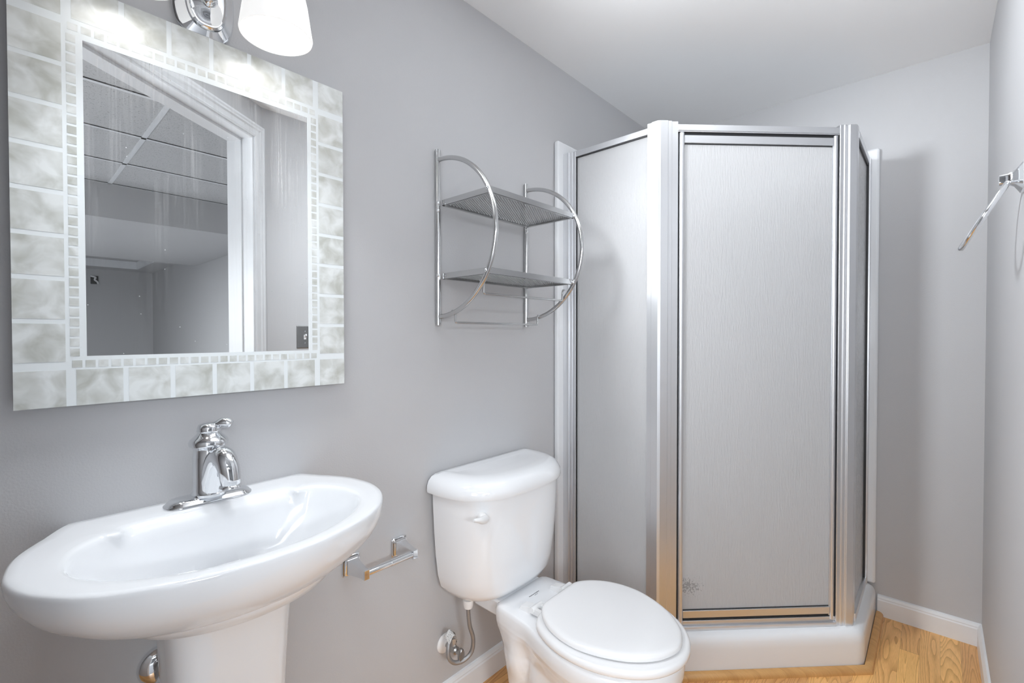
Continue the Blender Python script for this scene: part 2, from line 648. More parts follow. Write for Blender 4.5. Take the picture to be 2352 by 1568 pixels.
def thing(name, label, cat, loc, group=None):
    o = bpy.data.objects.new(name, None)
    o.empty_display_size = 0.05
    COL.objects.link(o)
    o.location = loc
    ORG[o.name] = Vector(loc)
    o['label'] = label
    o['category'] = cat
    if group:
        o['group'] = group
    return o


def tag(o, label, cat, group=None):
    o['label'] = label
    o['category'] = cat
    if group:
        o['group'] = group
    return o


def struct(o, label, cat='structure'):
    o['kind'] = 'structure'
    o['label'] = label
    o['category'] = cat
    return o


def catmull(pts, n=8, closed=False):
    pts = [Vector(p) for p in pts]
    N = len(pts)
    out = []
    rng = range(N) if closed else range(N - 1)
    for i in rng:
        p0 = pts[(i - 1) % N] if (closed or i > 0) else pts[0] * 2 - pts[1]
        p1 = pts[i]
        p2 = pts[(i + 1) % N]
        p3 = pts[(i + 2) % N] if (closed or i < N - 2) else pts[-1] * 2 - pts[-2]
        for k in range(n):
            t = k / n
            out.append(0.5 * (2 * p1 + (p2 - p0) * t + (2 * p0 - 5 * p1 + 4 * p2 - p3) * t * t + (3 * p1 - p0 - 3 * p2 + p3) * t ** 3))
    if not closed:
        out.append(pts[-1])
    return out


def polar(half, cy, cx, n=144, spl=6):
    """half: (x, v) from the back middle round to the front middle, mirrored about y=cy; resampled by angle about (cx, cy)"""
    pts = [Vector((x, v, 0)) for x, v in half]
    sm = catmull(pts, spl) if spl else pts
    loop = [(p.x, p.y) for p in sm] + [(p.x, -p.y) for p in reversed(sm)]
    out = []
    for k in range(n):
        a = 2 * math.pi * (k + 0.5) / n
        dx, dy = math.cos(a), math.sin(a)
        best = 0
        for i in range(len(loop)):
            x1, y1 = loop[i][0] - cx, loop[i][1]
            x2, y2 = loop[(i + 1) % len(loop)][0] - cx, loop[(i + 1) % len(loop)][1]
            den = dx * (y2 - y1) - dy * (x2 - x1)
            if abs(den) < 1e-12:
                continue
            tt = (x1 * (y2 - y1) - y1 * (x2 - x1)) / den
            uu = (x1 * dy - y1 * dx) / den
            if tt > 0 and -1e-6 <= uu <= 1 + 1e-6:
                best = max(best, tt)
        out.append((cx + dx * best, cy + dy * best))
    return out


def ring(ol, z):
    return [(x, y, z) for x, y in ol]


def sc(ol, px, py, sx, sy):
    return [(px + (x - px) * sx, py + (y - py) * sy) for x, y in ol]


def mixo(a, b, t):
    return [(p[0] * (1 - t) + q[0] * t, p[1] * (1 - t) + q[1] * t) for p, q in zip(a, b)]


def boxo(name, lo, hi, mat, parent=None, bevel=0.0, segs=2):
    m = MB()
    m.box(lo, hi)
    return m.build(name, mat, parent, bevel=bevel, segs=segs)


# ------------------------------------------------------------------ room shell
W, D, H = 1.30, 2.528, 2.297
YF0 = 1.75
HC = 2.35                       # dropped ceiling outside the door
CX, CY = W, 0.875               # corner where the angled door wall starts
UX, UY = -0.576, -0.817         # along the door wall, away from the corner
NX, NY = 0.817, -0.576          # out of the bathroom


def dw(t, n, z=0.0):
    return Vector((CX + UX * t + NX * n, CY + UY * t + NY * n, z))


m = MB()
fpoly = [(-0.1, D + 0.1), (-0.1, -1.28), (dw(2.5, 0.06).x, dw(2.5, 0.06).y), (dw(0, 0.06).x, dw(0, 0.06).y), (W + 0.1, CY), (W + 0.1, D + 0.1)]
fpoly = [(-0.1, D + 0.1), (-0.1, -1.19), (CX + NX * 0.06, CY + NY * 0.06), (W + 0.1, CY + 0.05), (W + 0.1, D + 0.1)]
m.loft([[(x, y, -0.06) for x, y in fpoly], [(x, y, 0.0) for x, y in fpoly]])
struct(m.build('floor', M['floor'], smooth=False, base=(0, 0, 0)), 'oak strip floor of the bathroom', 'floor')
struct(boxo('floor_hall', (-0.1, -1.75, -0.07), (8.7, YF0 + 0.1, -0.002), M['carpet']), 'grey carpet of the next room outside the doorway', 'floor')
struct(boxo('wall_left', (-0.1, -1.75, 0.0), (0.0, D + 0.1, 2.42), M['wall']), 'grey painted wall behind the mirror, sink and toilet', 'wall')
struct(boxo('wall_back', (0.0, D, 0.0), (W + 0.1, D + 0.1, 2.42), M['wall']), 'grey painted wall behind the corner shower', 'wall')
struct(boxo('wall_right', (W, CY, 0.0), (W + 0.1, D, 2.42), M['wall']), 'grey painted wall that carries the towel ring', 'wall')
# bathroom ceiling: polygon slab
m = MB()
poly = [(0, D), (0, -1.128), (W, CY), (W, D)]
m.loft([[(x, y, H) for x, y in poly], [(x, y, H + 0.06) for x, y in poly]])
struct(m.build('ceiling', M['ceiling'], smooth=False), 'smooth off-white bathroom ceiling', 'ceiling')
# angled door wall
OP0, OP1, DH = 0.062, 1.125, 2.135
m = MB()
m.obox(dw(0, 0), Vector((UX, UY, 0)) * OP0, Vector((NX, NY, 0)) * 0.115, (0, 0, 2.42))
m.obox(dw(OP1, 0), Vector((UX, UY, 0)) * 1.30, Vector((NX, NY, 0)) * 0.115, (0, 0, 2.42))
m.obox(dw(OP0, 0, DH), Vector((UX, UY, 0)) * (OP1 - OP0), Vector((NX, NY, 0)) * 0.115, (0, 0, 2.42 - DH))
struct(m.build('wall_door', M['wall'], smooth=False), 'angled grey wall holding the doorway, seen in the mirror', 'wall')
# door frame: jambs, stops and casings
fr = thing('door_1', 'white painted door frame and jamb seen in the mirror', 'door frame', dw(0.5, 0.05))
fr['kind'] = 'structure'
U3, N3 = Vector((UX, UY, 0)), Vector((NX, NY, 0))
JT = 0.014


def jamb(t0, sgn, name):
    q = MB()
    q.obox(dw(t0, -0.004), U3 * JT * sgn, N3 * 0.123, (0, 0, DH))
    q.obox(dw(t0 + JT * sgn, 0.05), U3 * 0.007 * sgn, N3 * 0.07, (0, 0, DH - JT))
    q.build(name, M['trim'], fr, bevel=0.0015)


jamb(OP0, 1, 'jamb')
jamb(OP1, -1, 'jamb')
q = MB()
q.obox(dw(OP0, -0.004, DH - JT), U3 * (OP1 - OP0), N3 * 0.123, (0, 0, JT))
q.obox(dw(OP0, 0.05, DH - JT - 0.011), U3 * (OP1 - OP0), N3 * 0.07, (0, 0, 0.011))
q.build('head_jamb', M['trim'], fr, bevel=0.0015)
# casing profile: (distance from opening edge, projection)
CPROF = [(0.0, 0.0), (0.0, 0.010), (0.008, 0.013), (0.012, 0.010), (0.030, 0.012), (0.036, 0.017), (0.044, 0.017), (0.050, 0.020), (0.058, 0.020), (0.060, 0.0)]


def casing(side_n):
    q = MB()
    f = lambda t, z, pr: dw(t, (-pr if side_n < 0 else 0.115 + pr), z)
    rr = []
    for kind in (0, 1, 2, 3):
        row = []
        for e, pr in CPROF:
            e -= 0.004
            t = OP0 + 0.004 - e if kind < 2 else OP1 - 0.004 + e
            t = OP0 - e if kind < 2 else OP1 + e
            z = 0.0 if kind in (0, 3) else DH + e
            row.append(f(t, z, pr))
        rr.append(row)
    q.loft(rr, True, True, closed=True)
    q.build('casing', M['trim'], fr, smooth=False)


casing(-1)
casing(1)
# dark worn patches where the strike plates are let into the jamb
for z in (1.19, 1.60):
    q = MB()
    q.obox(dw(OP0 + JT, 0.085, z - 0.03), U3 * 0.0008, N3 * 0.006, (0, 0, 0.06))
    q.build('strike_plate', M['plate'], fr, smooth=False)['label'] = 'small dark metal plate let into the jamb'

# baseboards
BH = 0.087
BPROF = [(0.0, 0.0), (0.013, 0.0), (0.013, 0.066), (0.0105, 0.071), (0.0105, 0.075), (0.006, 0.084), (0.0, BH)]


def baseboard(name, path, inward, label):
    q = MB()
    rows = []
    for (x, y), (ix, iy) in zip(path, inward):
        rows.append([(x + ix * o, y + iy * o, z) for o, z in BPROF])
    q.loft(rows)
    struct(q.build(name, M['trim'], smooth=True, ang=25), label, 'baseboard')


baseboard('baseboard_left', [(0, -1.0), (0, 1.528)], [(1, 0), (1, 0)], 'white baseboard behind the toilet and sink')
baseboard('baseboard_back', [(0.984, D), (W, D)], [(0, -1), (-1, -1)], 'short white baseboard between shower and right corner')
baseboard('baseboard_right', [(W, D), (W, CY + 0.02)], [(-1, -1), (-1, 0)], 'white baseboard along the wall under the towel ring')

# ---- the basement room seen through the doorway in the mirror
XF, YF, XS = 8.5, 1.75, 3.55
struct(boxo('wall_hall_right', (W + 0.1, YF, 0), (XF, YF + 0.1, 2.42), M['hall_wall']), 'long grey wall of the next room, reflected in the mirror', 'wall')
struct(boxo('wall_hall_far', (XF, -1.75, 0), (XF + 0.1, YF + 0.1, 2.42), M['hall_wall']), 'far grey wall of the next room, reflected in the mirror', 'wall')
struct(boxo('wall_hall_left', (0.0, -1.75, 0), (XF, -1.65, 2.42), M['hall_wall']), 'wall of the next room behind the camera', 'wall')
m = MB()
TS = 0.6096
y0t, x0t = -1.78, -0.08
nx_, ny_ = 6, 6
hl = thing('ceiling_hall', 'dropped tile ceiling of the next room, reflected in the mirror', 'ceiling', (2.0, 0.5, HC))
hl['kind'] = 'structure'
gx = [3.55 - k * TS for k in range(7)]
gy = [1.205 + TS - k * 1.2192 for k in range(4)]
m.box((-0.1, -1.75, HC + 0.004), (XS + 0.02, YF + 0.1, HC + 0.04))
m.build('tile_panel', M['dtile'], hl, smooth=False)
q = MB()
for x in gx:
    q.box((x - 0.012, -1.75, HC), (x + 0.012, YF + 0.1, HC + 0.006))
for y in gy:
    q.box((-0.1, y - 0.012, HC), (XS, y + 0.012, HC + 0.0058))
q.build('grid_rail', M['trim'], hl, smooth=False)
# shadow gaps beside the rails
q = MB()
for x in gx[:-1]:
    q.box((x - 0.0165, -1.75, HC - 0.0004), (x - 0.012, YF, HC + 0.005))
q.build('tile_gap', M['hole'], hl, smooth=False)
# note: the bathroom has its own lower ceiling; keep the tiles out of it
m = MB()
m.box((XS, -1.75, 2.09), (XS + 0.02, YF, HC + 0.03))
m.box((XS + 0.02, -1.75, 2.09), (5.93, YF, 2.11))
m.box((5.93, -1.75, 2.09), (5.95, YF, 2.24))
struct(m.build('trim_1', M['hall_wall'], smooth=False), 'boxed-in soffit across the next room, reflected in the mirror', 'soffit')
m = MB()
m.box((8.12, -1.75, 2.22), (XF, YF, 2.26))
m.box((5.95, 1.5, 2.22), (8.12, YF, 2.26))
m.box((5.95, -1.75, 2.33), (8.12, 1.5, 2.37))
m.box((8.10, -1.75, 2.22), (8.12, 1.5, 2.36), 1)
m.box((5.95, 1.48, 2.22), (8.12, 1.5, 2.36), 1)
struct(m.build('trim_2', [M['hall_wall'], M['trim']], smooth=False), 'recessed ceiling tray at the far end of the next room', 'ceiling')

# ------------------------------------------------------------------ shower
V1 = Vector((0.430, 1.580, 0))
DS = Vector((math.sqrt(0.5), math.sqrt(0.5), 0))     # along the door
DI = Vector((-math.sqrt(0.5), math.sqrt(0.5), 0))    # into the shower
LS = 0.723
V2 = V1 + DS * LS
ZB, ZT = 0.135, 1.943

# pan
pan_poly = [(0.003, 1.53), (0.439, 1.53), (0.98, 2.071), (0.98, D - 0.003), (0.003, D - 0.003)]


def inset(poly, d):
    n = len(poly)
    out = []
    ed = []
    for i in range(n):
        a, b = Vector(poly[i]), Vector(poly[(i + 1) % n])
        t = (b - a).normalized()
        nn = Vector((-t.y, t.x))
        ed.append((a + nn * d, t))
    for i in range(n):
        (p, t), (q_, s_) = ed[i - 1], ed[i]
        den = t.x * s_.y - t.y * s_.x
        k = ((q_ - p).x * s_.y - (q_ - p).y * s_.x) / den
        out.append(p + t * k)
    return out


def rounded(poly, r, n=6):
    out = []
    N = len(poly)
    for i in range(N):
        a, b, c = Vector(poly[i - 1]), Vector(poly[i]), Vector(poly[(i + 1) % N])
        u, v = (a - b).normalized(), (c - b).normalized()
        p, q_ = b + u * r, b + v * r
        for k in range(n + 1):
            t = k / n
            out.append(((1 - t) ** 2 * p + 2 * t * (1 - t) * b + t * t * q_))
    return out


pan = thing('shower_pan', 'white acrylic corner shower pan with raised rim on the oak floor', 'shower pan', (0.5, 2.1, 0))
m = MB()
rows = []
for d, z, r in [(0.0, 0.0, 0.03), (0.0, 0.09, 0.03), (0.0025, 0.112, 0.03), (0.009, 0.126, 0.03), (0.02, 0.133, 0.03), (0.03, ZB, 0.03), (0.075, ZB, 0.03), (0.085, 0.13, 0.03), (0.095, 0.11, 0.03), (0.115, 0.055, 0.03), (0.14, 0.045, 0.03)]:
    rows.append([(p.x, p.y, z) for p in rounded(inset(pan_poly, d), r)])
m.loft(rows)
m.build('rim_and_floor', M['acrylic'], pan, ang=50)
m = MB()
m.lathe([(0.045, 0.0), (0.045, 0.003), (0.038, 0.005), (0.0, 0.004)], (0.42, 2.12, 0.0455), cap1=False)
m.build('drain_cover', M['chrome'], pan)

# surround
su = thing('shower_surround', 'white acrylic wall panels lining the corner inside the shower', 'shower wall', (0.3, 2.3, ZB))
m = MB()
m.box((0.001, 1.532, ZB), (0.024, D - 0.001, 1.985))
m.build('wall_panel', M['acrylic'], su, bevel=0.008, segs=3)
m = MB()
m.box((0.001, D - 0.026, ZB), (0.978, D - 0.001, 1.985))
m.build('wall_panel', M['acrylic'], su, bevel=0.01, segs=3)

# enclosure
en = thing('shower_enclosure', 'corner shower enclosure of rain glass in a satin aluminium frame', 'shower enclosure', (V1.x, V1.y, ZB))


def fp(s, n, z):
    p = V1 + DS * s + DI * n
    return Vector((p.x, p.y, z))


def fbox(mb, s0, s1, n0, n1, z0, z1):
    mb.obox(fp(s0, n0, z0), DS * (s1 - s0), DI * (n1 - n0), (0, 0, z1 - z0))


# bent corner posts (cross-section followed round the corner)
def post(name, pts_out, z0, z1):
    mb = MB()
    mb.loft([[(x, y, z0) for x, y in pts_out], [(x, y, z1) for x, y in pts_out]])
    return mb.build(name, M['alu'], en, smooth=False, bevel=0.0012, segs=1)


def P2(s, n):
    p = V1 + DS * s + DI * n
    return (p.x, p.y)


# left post: arm along the side panel (-x), arm along the door
lp = [(0.386, 1.578), (0.402, 1.578), (0.404, 1.574), (0.428, 1.574)]
lp += [P2(0.004, -0.005), P2(0.030, -0.005), P2(0.032, -0.0015), P2(0.045, -0.0015), P2(0.047, 0.003), P2(0.069, 0.003), P2(0.069, 0.024), P2(0.006, 0.026), (0.418, 1.602), (0.386, 1.602)]
post('corner_post', lp, ZB, 1.953)
rp = [P2(0.662, 0.0), P2(0.676, 0.0), P2(0.678, -0.003), P2(0.684, -0.003), P2(0.686, 0.0), P2(0.693, 0.0), P2(0.695, -0.005), P2(LS - 0.001, -0.005), (V2.x + 0.004, V2.y + 0.006), (V2.x + 0.004, V2.y + 0.034), (V2.x - 0.018, V2.y + 0.034), (V2.x - 0.022, V2.y + 0.012), P2(0.662, 0.024)]
post('corner_post', rp, ZB, 1.953)
# wall channels
m = MB()
m.box((0.024, 1.566, ZB), (0.052, 1.606, 1.937))
m.box((0.052, 1.572, ZB), (0.064, 1.600, 1.937))
m.box((0.064, 1.576, ZB), (0.078, 1.598, 1.937))
m.build('wall_channel', M['alu'], en, smooth=False, bevel=0.001, segs=1)
m = MB()
m.box((V2.x - 0.016, D - 0.056, ZB), (V2.x + 0.010, D - 0.026, 1.94))
m.build('wall_channel', M['alu'], en, smooth=False, bevel=0.001, segs=1)
# headers
m = MB()
fbox(m, 0.069, 0.662, 0.0, 0.026, 1.921, ZT)
fbox(m, 0.069, 0.662, 0.002, 0.004, 1.917, 1.921)
m.build('header_rail', M['alu'], en, smooth=False, bevel=0.001, segs=1)
m = MB()
m.box((0.062, 1.577, 1.915), (0.388, 1.603, 1.938))
m.build('header_rail', M['alu'], en, smooth=False, bevel=0.001, segs=1)
m = MB()
m.box((V2.x - 0.018, V2.y + 0.03, 1.915), (V2.x + 0.006, D - 0.05, 1.94))
m.build('header_rail', M['alu'], en, smooth=False, bevel=0.001, segs=1)
# sills
m = MB()
fbox(m, 0.069, 0.662, -0.004, 0.03, ZB, 0.150)
fbox(m, 0.069, 0.662, 0.006, 0.03, 0.150, 0.166)
m.build('sill_rail', M['alu'], en, smooth=False, bevel=0.0012, segs=1)
m = MB()
m.box((0.062, 1.575, ZB), (0.388, 1.603, 0.166))
m.build('sill_rail', M['alu'], en, smooth=False, bevel=0.001, segs=1)
m = MB()
m.box((V2.x - 0.018, V2.y + 0.03, ZB), (V2.x + 0.008, D - 0.05, 0.166))
m.build('sill_rail', M['alu'], en, smooth=False, bevel=0.001, segs=1)
# fixed panes with dark gaskets
m = MB()
m.box((0.072, 1.586, 0.16), (0.392, 1.590, 1.92))
m.build('glass_pane', M['rain'], en, smooth=False)
m = MB()
m.box((0.078, 1.580, 1.911), (0.388, 1.586, 1.915))
m.box((0.078, 1.582, 0.166), (0.081, 1.586, 1.915))
m.build('gasket', M['rubber'], en, smooth=False)['label'] = 'dark rubber gasket line'
m = MB()
m.box((V2.x - 0.008, V2.y + 0.02, 0.16), (V2.x - 0.004, D - 0.045, 1.92))
m.build('glass_pane', M['rain'], en, smooth=False)
m = MB()
m.box((V2.x - 0.004, V2.y + 0.034, 1.905), (V2.x + 0.002, D - 0.056, 1.915))
m.box((V2.x - 0.004, D - 0.064, 0.166), (V2.x + 0.004, D - 0.056, 1.915))
m.build('gasket', M['rubber'], en, smooth=False)['label'] = 'dark rubber gasket line'
# door
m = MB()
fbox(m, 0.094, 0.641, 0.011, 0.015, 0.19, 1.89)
door = m.build('door', M['rain_painted_refraction'], en, smooth=False)
q = MB()
q.tube([fp(0.084, 0.008, 0.150), fp(0.084, 0.008, 1.914)], 0.0095, n=20)
fbox(q, 0.075, 0.0935, 0.008, 0.02, 0.152, 1.912)
q.build('door_stile', M['alu'], door, ang=30)
q = MB()
q.tube([fp(0.650, 0.008, 0.158), fp(0.650, 0.008, 1.914)], 0.0072, n=20)
fbox(q, 0.640, 0.657, 0.008, 0.02, 0.170, 1.908)
q.build('door_stile', M['alu'], door, ang=30)
q = MB()
fbox(q, 0.0935, 0.641, 0.004, 0.02, 1.879, 1.907)
q.build('door_rail', M['alu'], door, smooth=False, bevel=0.001, segs=1)
q = MB()
fbox(q, 0.0935, 0.641, 0.003, 0.02, 0.178, 0.204)
q.build('door_rail', M['alu'], door, smooth=False, bevel=0.001, segs=1)
q = MB()
fbox(q, 0.0935, 0.641, 0.009, 0.011, 1.8755, 1.879)
fbox(q, 0.0935, 0.641, 0.009, 0.011, 0.204, 0.2065)
fbox(q, 0.069, 0.0745, 0.012, 0.02, 0.166, 1.917)
fbox(q, 0.657, 0.662, 0.012, 0.02, 0.166, 1.917)
fbox(q, 0.069, 0.662, 0.014, 0.02, 1.907, 1.921)
fbox(q, 0.072, 0.660, 0.014, 0.02, 0.166, 0.178)
q.build('gasket', M['rubber'], door, smooth=False)['label'] = 'dark gap and gasket round the door'

# oak quarter-round along the pan
QP = [(0.0, 0.0), (0.024, 0.0), (0.0235, 0.006), (0.021, 0.012), (0.016, 0.0165), (0.009, 0.019), (0.0, 0.0195)]
base_path = [(0.014, 1.5285), (0.4396, 1.5285), (0.9815, 2.0704), (0.9815, D - 0.013)]
q = MB()
rows = []
for i, (x, y) in enumerate(base_path):
    off = [(0, -1), (math.tan(math.radians(22.5)), -1), (1, -math.tan(math.radians(22.5))), (1, 0)][i]
    rows.append([(x + off[0] * o, y + off[1] * o, z) for o, z in QP])
q.loft(rows)
struct(q.build('trim_3', M['oaktrim'], ang=30), 'oak quarter-round moulding along the foot of the shower pan', 'moulding')

# ------------------------------------------------------------------ pedestal sink
SY, SZ = 0.288, 0.862
sink = thing('pedestal_sink', 'white china pedestal sink with wide oval basin under the mirror', 'sink', (0.15, SY, 0))
outer_h = [(0.0015, 0.0), (0.0015, 0.1), (0.0015, 0.19), (0.0017, 0.211), (0.06, 0.2455), (0.12, 0.276), (0.185, 0.287), (0.225, 0.285), (0.27, 0.272), (0.311, 0.248), (0.343, 0.221), (0.368, 0.187), (0.391, 0.140), (0.409, 0.082), (0.416, 0.035), (0.4175, 0.0)]
inner_h = [(0.099, 0.0), (0.099, 0.07), (0.102, 0.130), (0.108, 0.140), (0.127, 0.148), (0.124, 0.166), (0.136, 0.188), (0.166, 0.210), (0.205, 0.222), (0.245, 0.223), (0.286, 0.207), (0.325, 0.176), (0.358, 0.130), (0.381, 0.066), (0.388, 0.0)]
NO = 180
inner_s = [(0.112, 0.0), (0.112, 0.07), (0.114, 0.12), (0.120, 0.150), (0.133, 0.180), (0.166, 0.207), (0.205, 0.219), (0.245, 0.220), (0.286, 0.204), (0.325, 0.173), (0.358, 0.127), (0.379, 0.066), (0.386, 0.0)]
out_o = polar(outer_h, SY, 0.23, NO, 6)
inn_o = polar(inner_h, SY, 0.23, NO, 6)
inn_s = polar(inner_s, SY, 0.23, NO, 6)
elps = [(0.235 + 0.12 * math.cos(2 * math.pi * (k + 0.5) / NO), SY + 0.16 * math.sin(2 * math.pi * (k + 0.5) / NO)) for k in range(NO)]
m = MB()
rows = []
for s_, z in [(0.12, -0.137), (0.5, -0.134), (0.8, -0.128), (1.0, -0.117)]:
    rows.append(ring(sc(elps, 0.235, SY, s_, s_), SZ + z))
for t_, z in [(0.3, -0.100), (0.55, -0.078), (0.75, -0.055), (0.88, -0.034), (0.955, -0.018), (0.985, -0.011)]:
    rows.append(ring(mixo(elps, inn_s if t_ < 0.97 else mixo(inn_s, inn_o, 0.6), t_), SZ + z))
for t_, z in [(0.0, -0.0045), (0.06, -0.0012), (0.14, 0.0), (0.4, 0.0), (0.75, 0.0), (0.92, -0.0008), (0.975, -0.0035), (1.0, -0.009)]:
    rows.append(ring(mixo(inn_o, out_o, t_), SZ + z))
for th in (6, 14, 23, 32, 41, 50, 59, 68, 77, 86):
    c_, s_ = math.cos(math.radians(th)), math.sin(math.radians(th))
    rows.append(ring(sc(out_o, 0.0015, SY, 0.60 + 0.40 * c_, 0.36 + 0.64 * c_ ** 1.15), SZ - 0.010 - 0.122 * s_))
rows.append(ring(sc(out_o, 0.0015, SY, 0.595, 0.35), SZ - 0.148))
m.loft(rows)
basin = m.build('basin', M['ceramic'], sink, ang=60)
q = MB()
q.lathe([(0.022, 0.0), (0.022, 0.002), (0.017, 0.003), (0.0, 0.002)], (0.235, SY, SZ - 0.1365), cap1=False)
q.build('drain', M['chrome'], basin)
# pedestal
m = MB()


def dcol(hw, x0, x1, z, n=64, p=4.0):
    cx_, rx = (x0 + x1) / 2, (x1 - x0) / 2
    r_ = []
    for k in range(n):
        a = 2 * math.pi * k / n
        c_, s_ = math.cos(a), math.sin(a)
        r_.append((cx_ + rx * math.copysign(abs(c_) ** (2 / p), c_), SY + hw * math.copysign(abs(s_) ** (2 / p), s_), z))
    return r_


m.loft([dcol(0.122, 0.05, 0.20, 0.0), dcol(0.122, 0.05, 0.20, 0.02), dcol(0.108, 0.06, 0.215, 0.09), dcol(0.093, 0.07, 0.225, 0.25), dcol(0.091, 0.07, 0.232, 0.42), dcol(0.095, 0.07, 0.240, 0.55), dcol(0.099, 0.06, 0.248, 0.64), dcol(0.103, 0.06, 0.252, 0.69), dcol(0.107, 0.06, 0.257, 0.716), dcol(0.112, 0.06, 0.264, 0.732)])
m.build('pedestal', M['ceramic'], sink, ang=50)

# faucet
FX, FY, FZ = 0.055, 0.291, SZ + 0.0005
fa = thing('faucet', 'chrome single-lever faucet standing on the sink ledge', 'faucet', (FX, FY, FZ))
m = MB()


def stad(hl_, hw, z, n=40):
    r_ = []
    for k in range(n):
        a = 2 * math.pi * k / n
        sgn = 1 if math.sin(a) >= 0 else -1
        r_.append((FX + hw * math.cos(a), FY + sgn * (hl_ - hw) + hw * math.sin(a), z))
    return r_


m.loft([stad(0.078, 0.031, FZ), stad(0.078, 0.031, FZ + 0.003), stad(0.0755, 0.0285, FZ + 0.0045), stad(0.074, 0.027, FZ + 0.0075), stad(0.068, 0.021, FZ + 0.012), stad(0.058, 0.012, FZ + 0.015)])
m.build('base_plate', M['chrome'], fa, ang=60)
m = MB()
m.lathe([(0.033, 0.012), (0.0325, 0.017), (0.0295, 0.020), (0.0285, 0.025), (0.0285, 0.091), (0.0280, 0.092), (0.0275, 0.106), (0.0290, 0.108), (0.0345, 0.113), (0.0355, 0.119), (0.033, 0.125), (0.026, 0.131), (0.0215, 0.1355), (0.0200, 0.139), (0.0213, 0.141), (0.0213, 0.143)], (FX, FY, FZ))
m.build('valve_body', M['chrome'], fa, ang=35)
# spout: hood that grows out of the body and falls to a flared outlet
m = MB()
path = catmull([(FX + 0.004, FY + 0.002, FZ + 0.022), (FX + 0.016, FY + 0.006, FZ + 0.060), (FX + 0.030, FY + 0.009, FZ + 0.086), (FX + 0.047, FY + 0.013, FZ + 0.091), (FX + 0.063, FY + 0.016, FZ + 0.076), (FX + 0.069, FY + 0.018, FZ + 0.052), (FX + 0.070, FY + 0.018, FZ + 0.040)], 6)
nP = len(path)
m.tube(path, [0.0265 * (1 - i / nP) + 0.0165 * (i / nP) for i in range(nP)], n=28)
m.lathe([(0.0168, 0.0), (0.0195, -0.002), (0.0200, -0.0055), (0.0185, -0.0065), (0.014, -0.0065)], (FX + 0.070, FY + 0.018, FZ + 0.042), n=28)
m.build('spout', M['chrome'], fa, ang=50)
m = MB()
m.lathe([(0.0205, 0.143), (0.0205, 0.148), (0.018, 0.154), (0.010, 0.1575), (0.0, 0.158)], (FX, FY, FZ), cap1=False)
lev = catmull([(FX + 0.001, FY + 0.005, FZ + 0.148), (FX + 0.008, FY + 0.014, FZ + 0.153), (FX + 0.014, FY + 0.022, FZ + 0.156), (FX + 0.020, FY + 0.030, FZ + 0.155), (FX + 0.025, FY + 0.035, FZ + 0.152)], 5)
nP = len(lev)
m.tube(lev, [0.0065 + 0.0040 * math.sin(math.pi * (i / nP) ** 1.3) for i in range(nP)][:-1] + [0.0035], n=20)
m.build('lever_handle', M['chrome'], fa, ang=55)

# sink stop valve
sv = thing('sink_stop_valve', 'chrome stop valve on the wall beside the sink pedestal', 'valve', (0.0, 0.215, 0.535))
m = MB()
m.lathe([(0.038, 0.001), (0.0375, 0.006), (0.034, 0.012), (0.024, 0.017), (0.012, 0.019)], (0.0, 0.215, 0.535), (1, 0, 0))
m.build('escutcheon', M['chrome'], sv, ang=50)
m = MB()
m.lathe([(0.010, 0.015), (0.010, 0.034), (0.0155, 0.036), (0.0155, 0.062), (0.010, 0.066)], (0.0, 0.215, 0.535), (1, 0, 0), n=20)
m.lathe([(0.009, 0.0), (0.009, 0.028), (0.012, 0.030), (0.012, 0.042)], (0.049, 0.215, 0.535), (0, 0, 1), n=6)
m.build('valve_body', M['brass'], sv, ang=30)
m = MB()
m.lathe([(0.007, 0.06), (0.008, 0.066), (0.022, 0.070), (0.024, 0.078), (0.018, 0.083)], (0.0, 0.215, 0.535), (1, 0, 0), n=20)
m.build('handle', M['chrome'], sv, ang=40)
m = MB()
m.tube(catmull([(0.049, 0.215, 0.575), (0.049, 0.213, 0.63), (0.05, 0.222, 0.68), (0.055, 0.25, 0.72), (0.056, 0.27, 0.75)], 6), 0.0055, n=12)
m.build('supply_hose', M['braid'], sv)

# ------------------------------------------------------------------ mirror
MY0, MY1, MZ0, MZ1 = 0.0180, 0.6080, 1.0735, 1.8255
mi = thing('wall_mirror', 'rectangular wall mirror with a frosted glass tile border above the sink', 'mirror', (0.018, (MY0 + MY1) / 2, MZ0))
m = MB()
m.box((0.001, MY0 + 0.12, MZ0 + 0.12), (0.0125, MY1 - 0.12, MZ1 - 0.12))
m.build('backing_board', M['plate'], mi, smooth=False)
IB = 0.0925
IY0, IY1, IZ0, IZ1 = MY0 + IB, MY1 - IB, MZ0 + IB - 0.004, MZ1 - IB - 0.004
m = MB()
XM = 0.0185
# border sheet as a frame
for lo, hi in [((0.0125, MY0, MZ0), (XM, MY1, IZ0)), ((0.0125, MY0, IZ1), (XM, MY1, MZ1)), ((0.0125, MY0, IZ0), (XM, IY0, IZ1)), ((0.0125, IY1, IZ0), (XM, MY1, IZ1))]:
    m.box(lo, hi, 0)


def tilequad(y0, y1, z0, z1, x=XM + 0.0003):
    m.add([(x, y0, z0), (x, y1, z0), (x, y1, z1), (x, y0, z1), (XM - 0.001, y0, z0), (XM - 0.001, y1, z0), (XM - 0.001, y1, z1), (XM - 0.001, y0, z1)],
          [(0, 1, 2, 3), (0, 4, 5, 1), (1, 5, 6, 2), (2, 6, 7, 3), (3, 7, 4, 0)], 1)


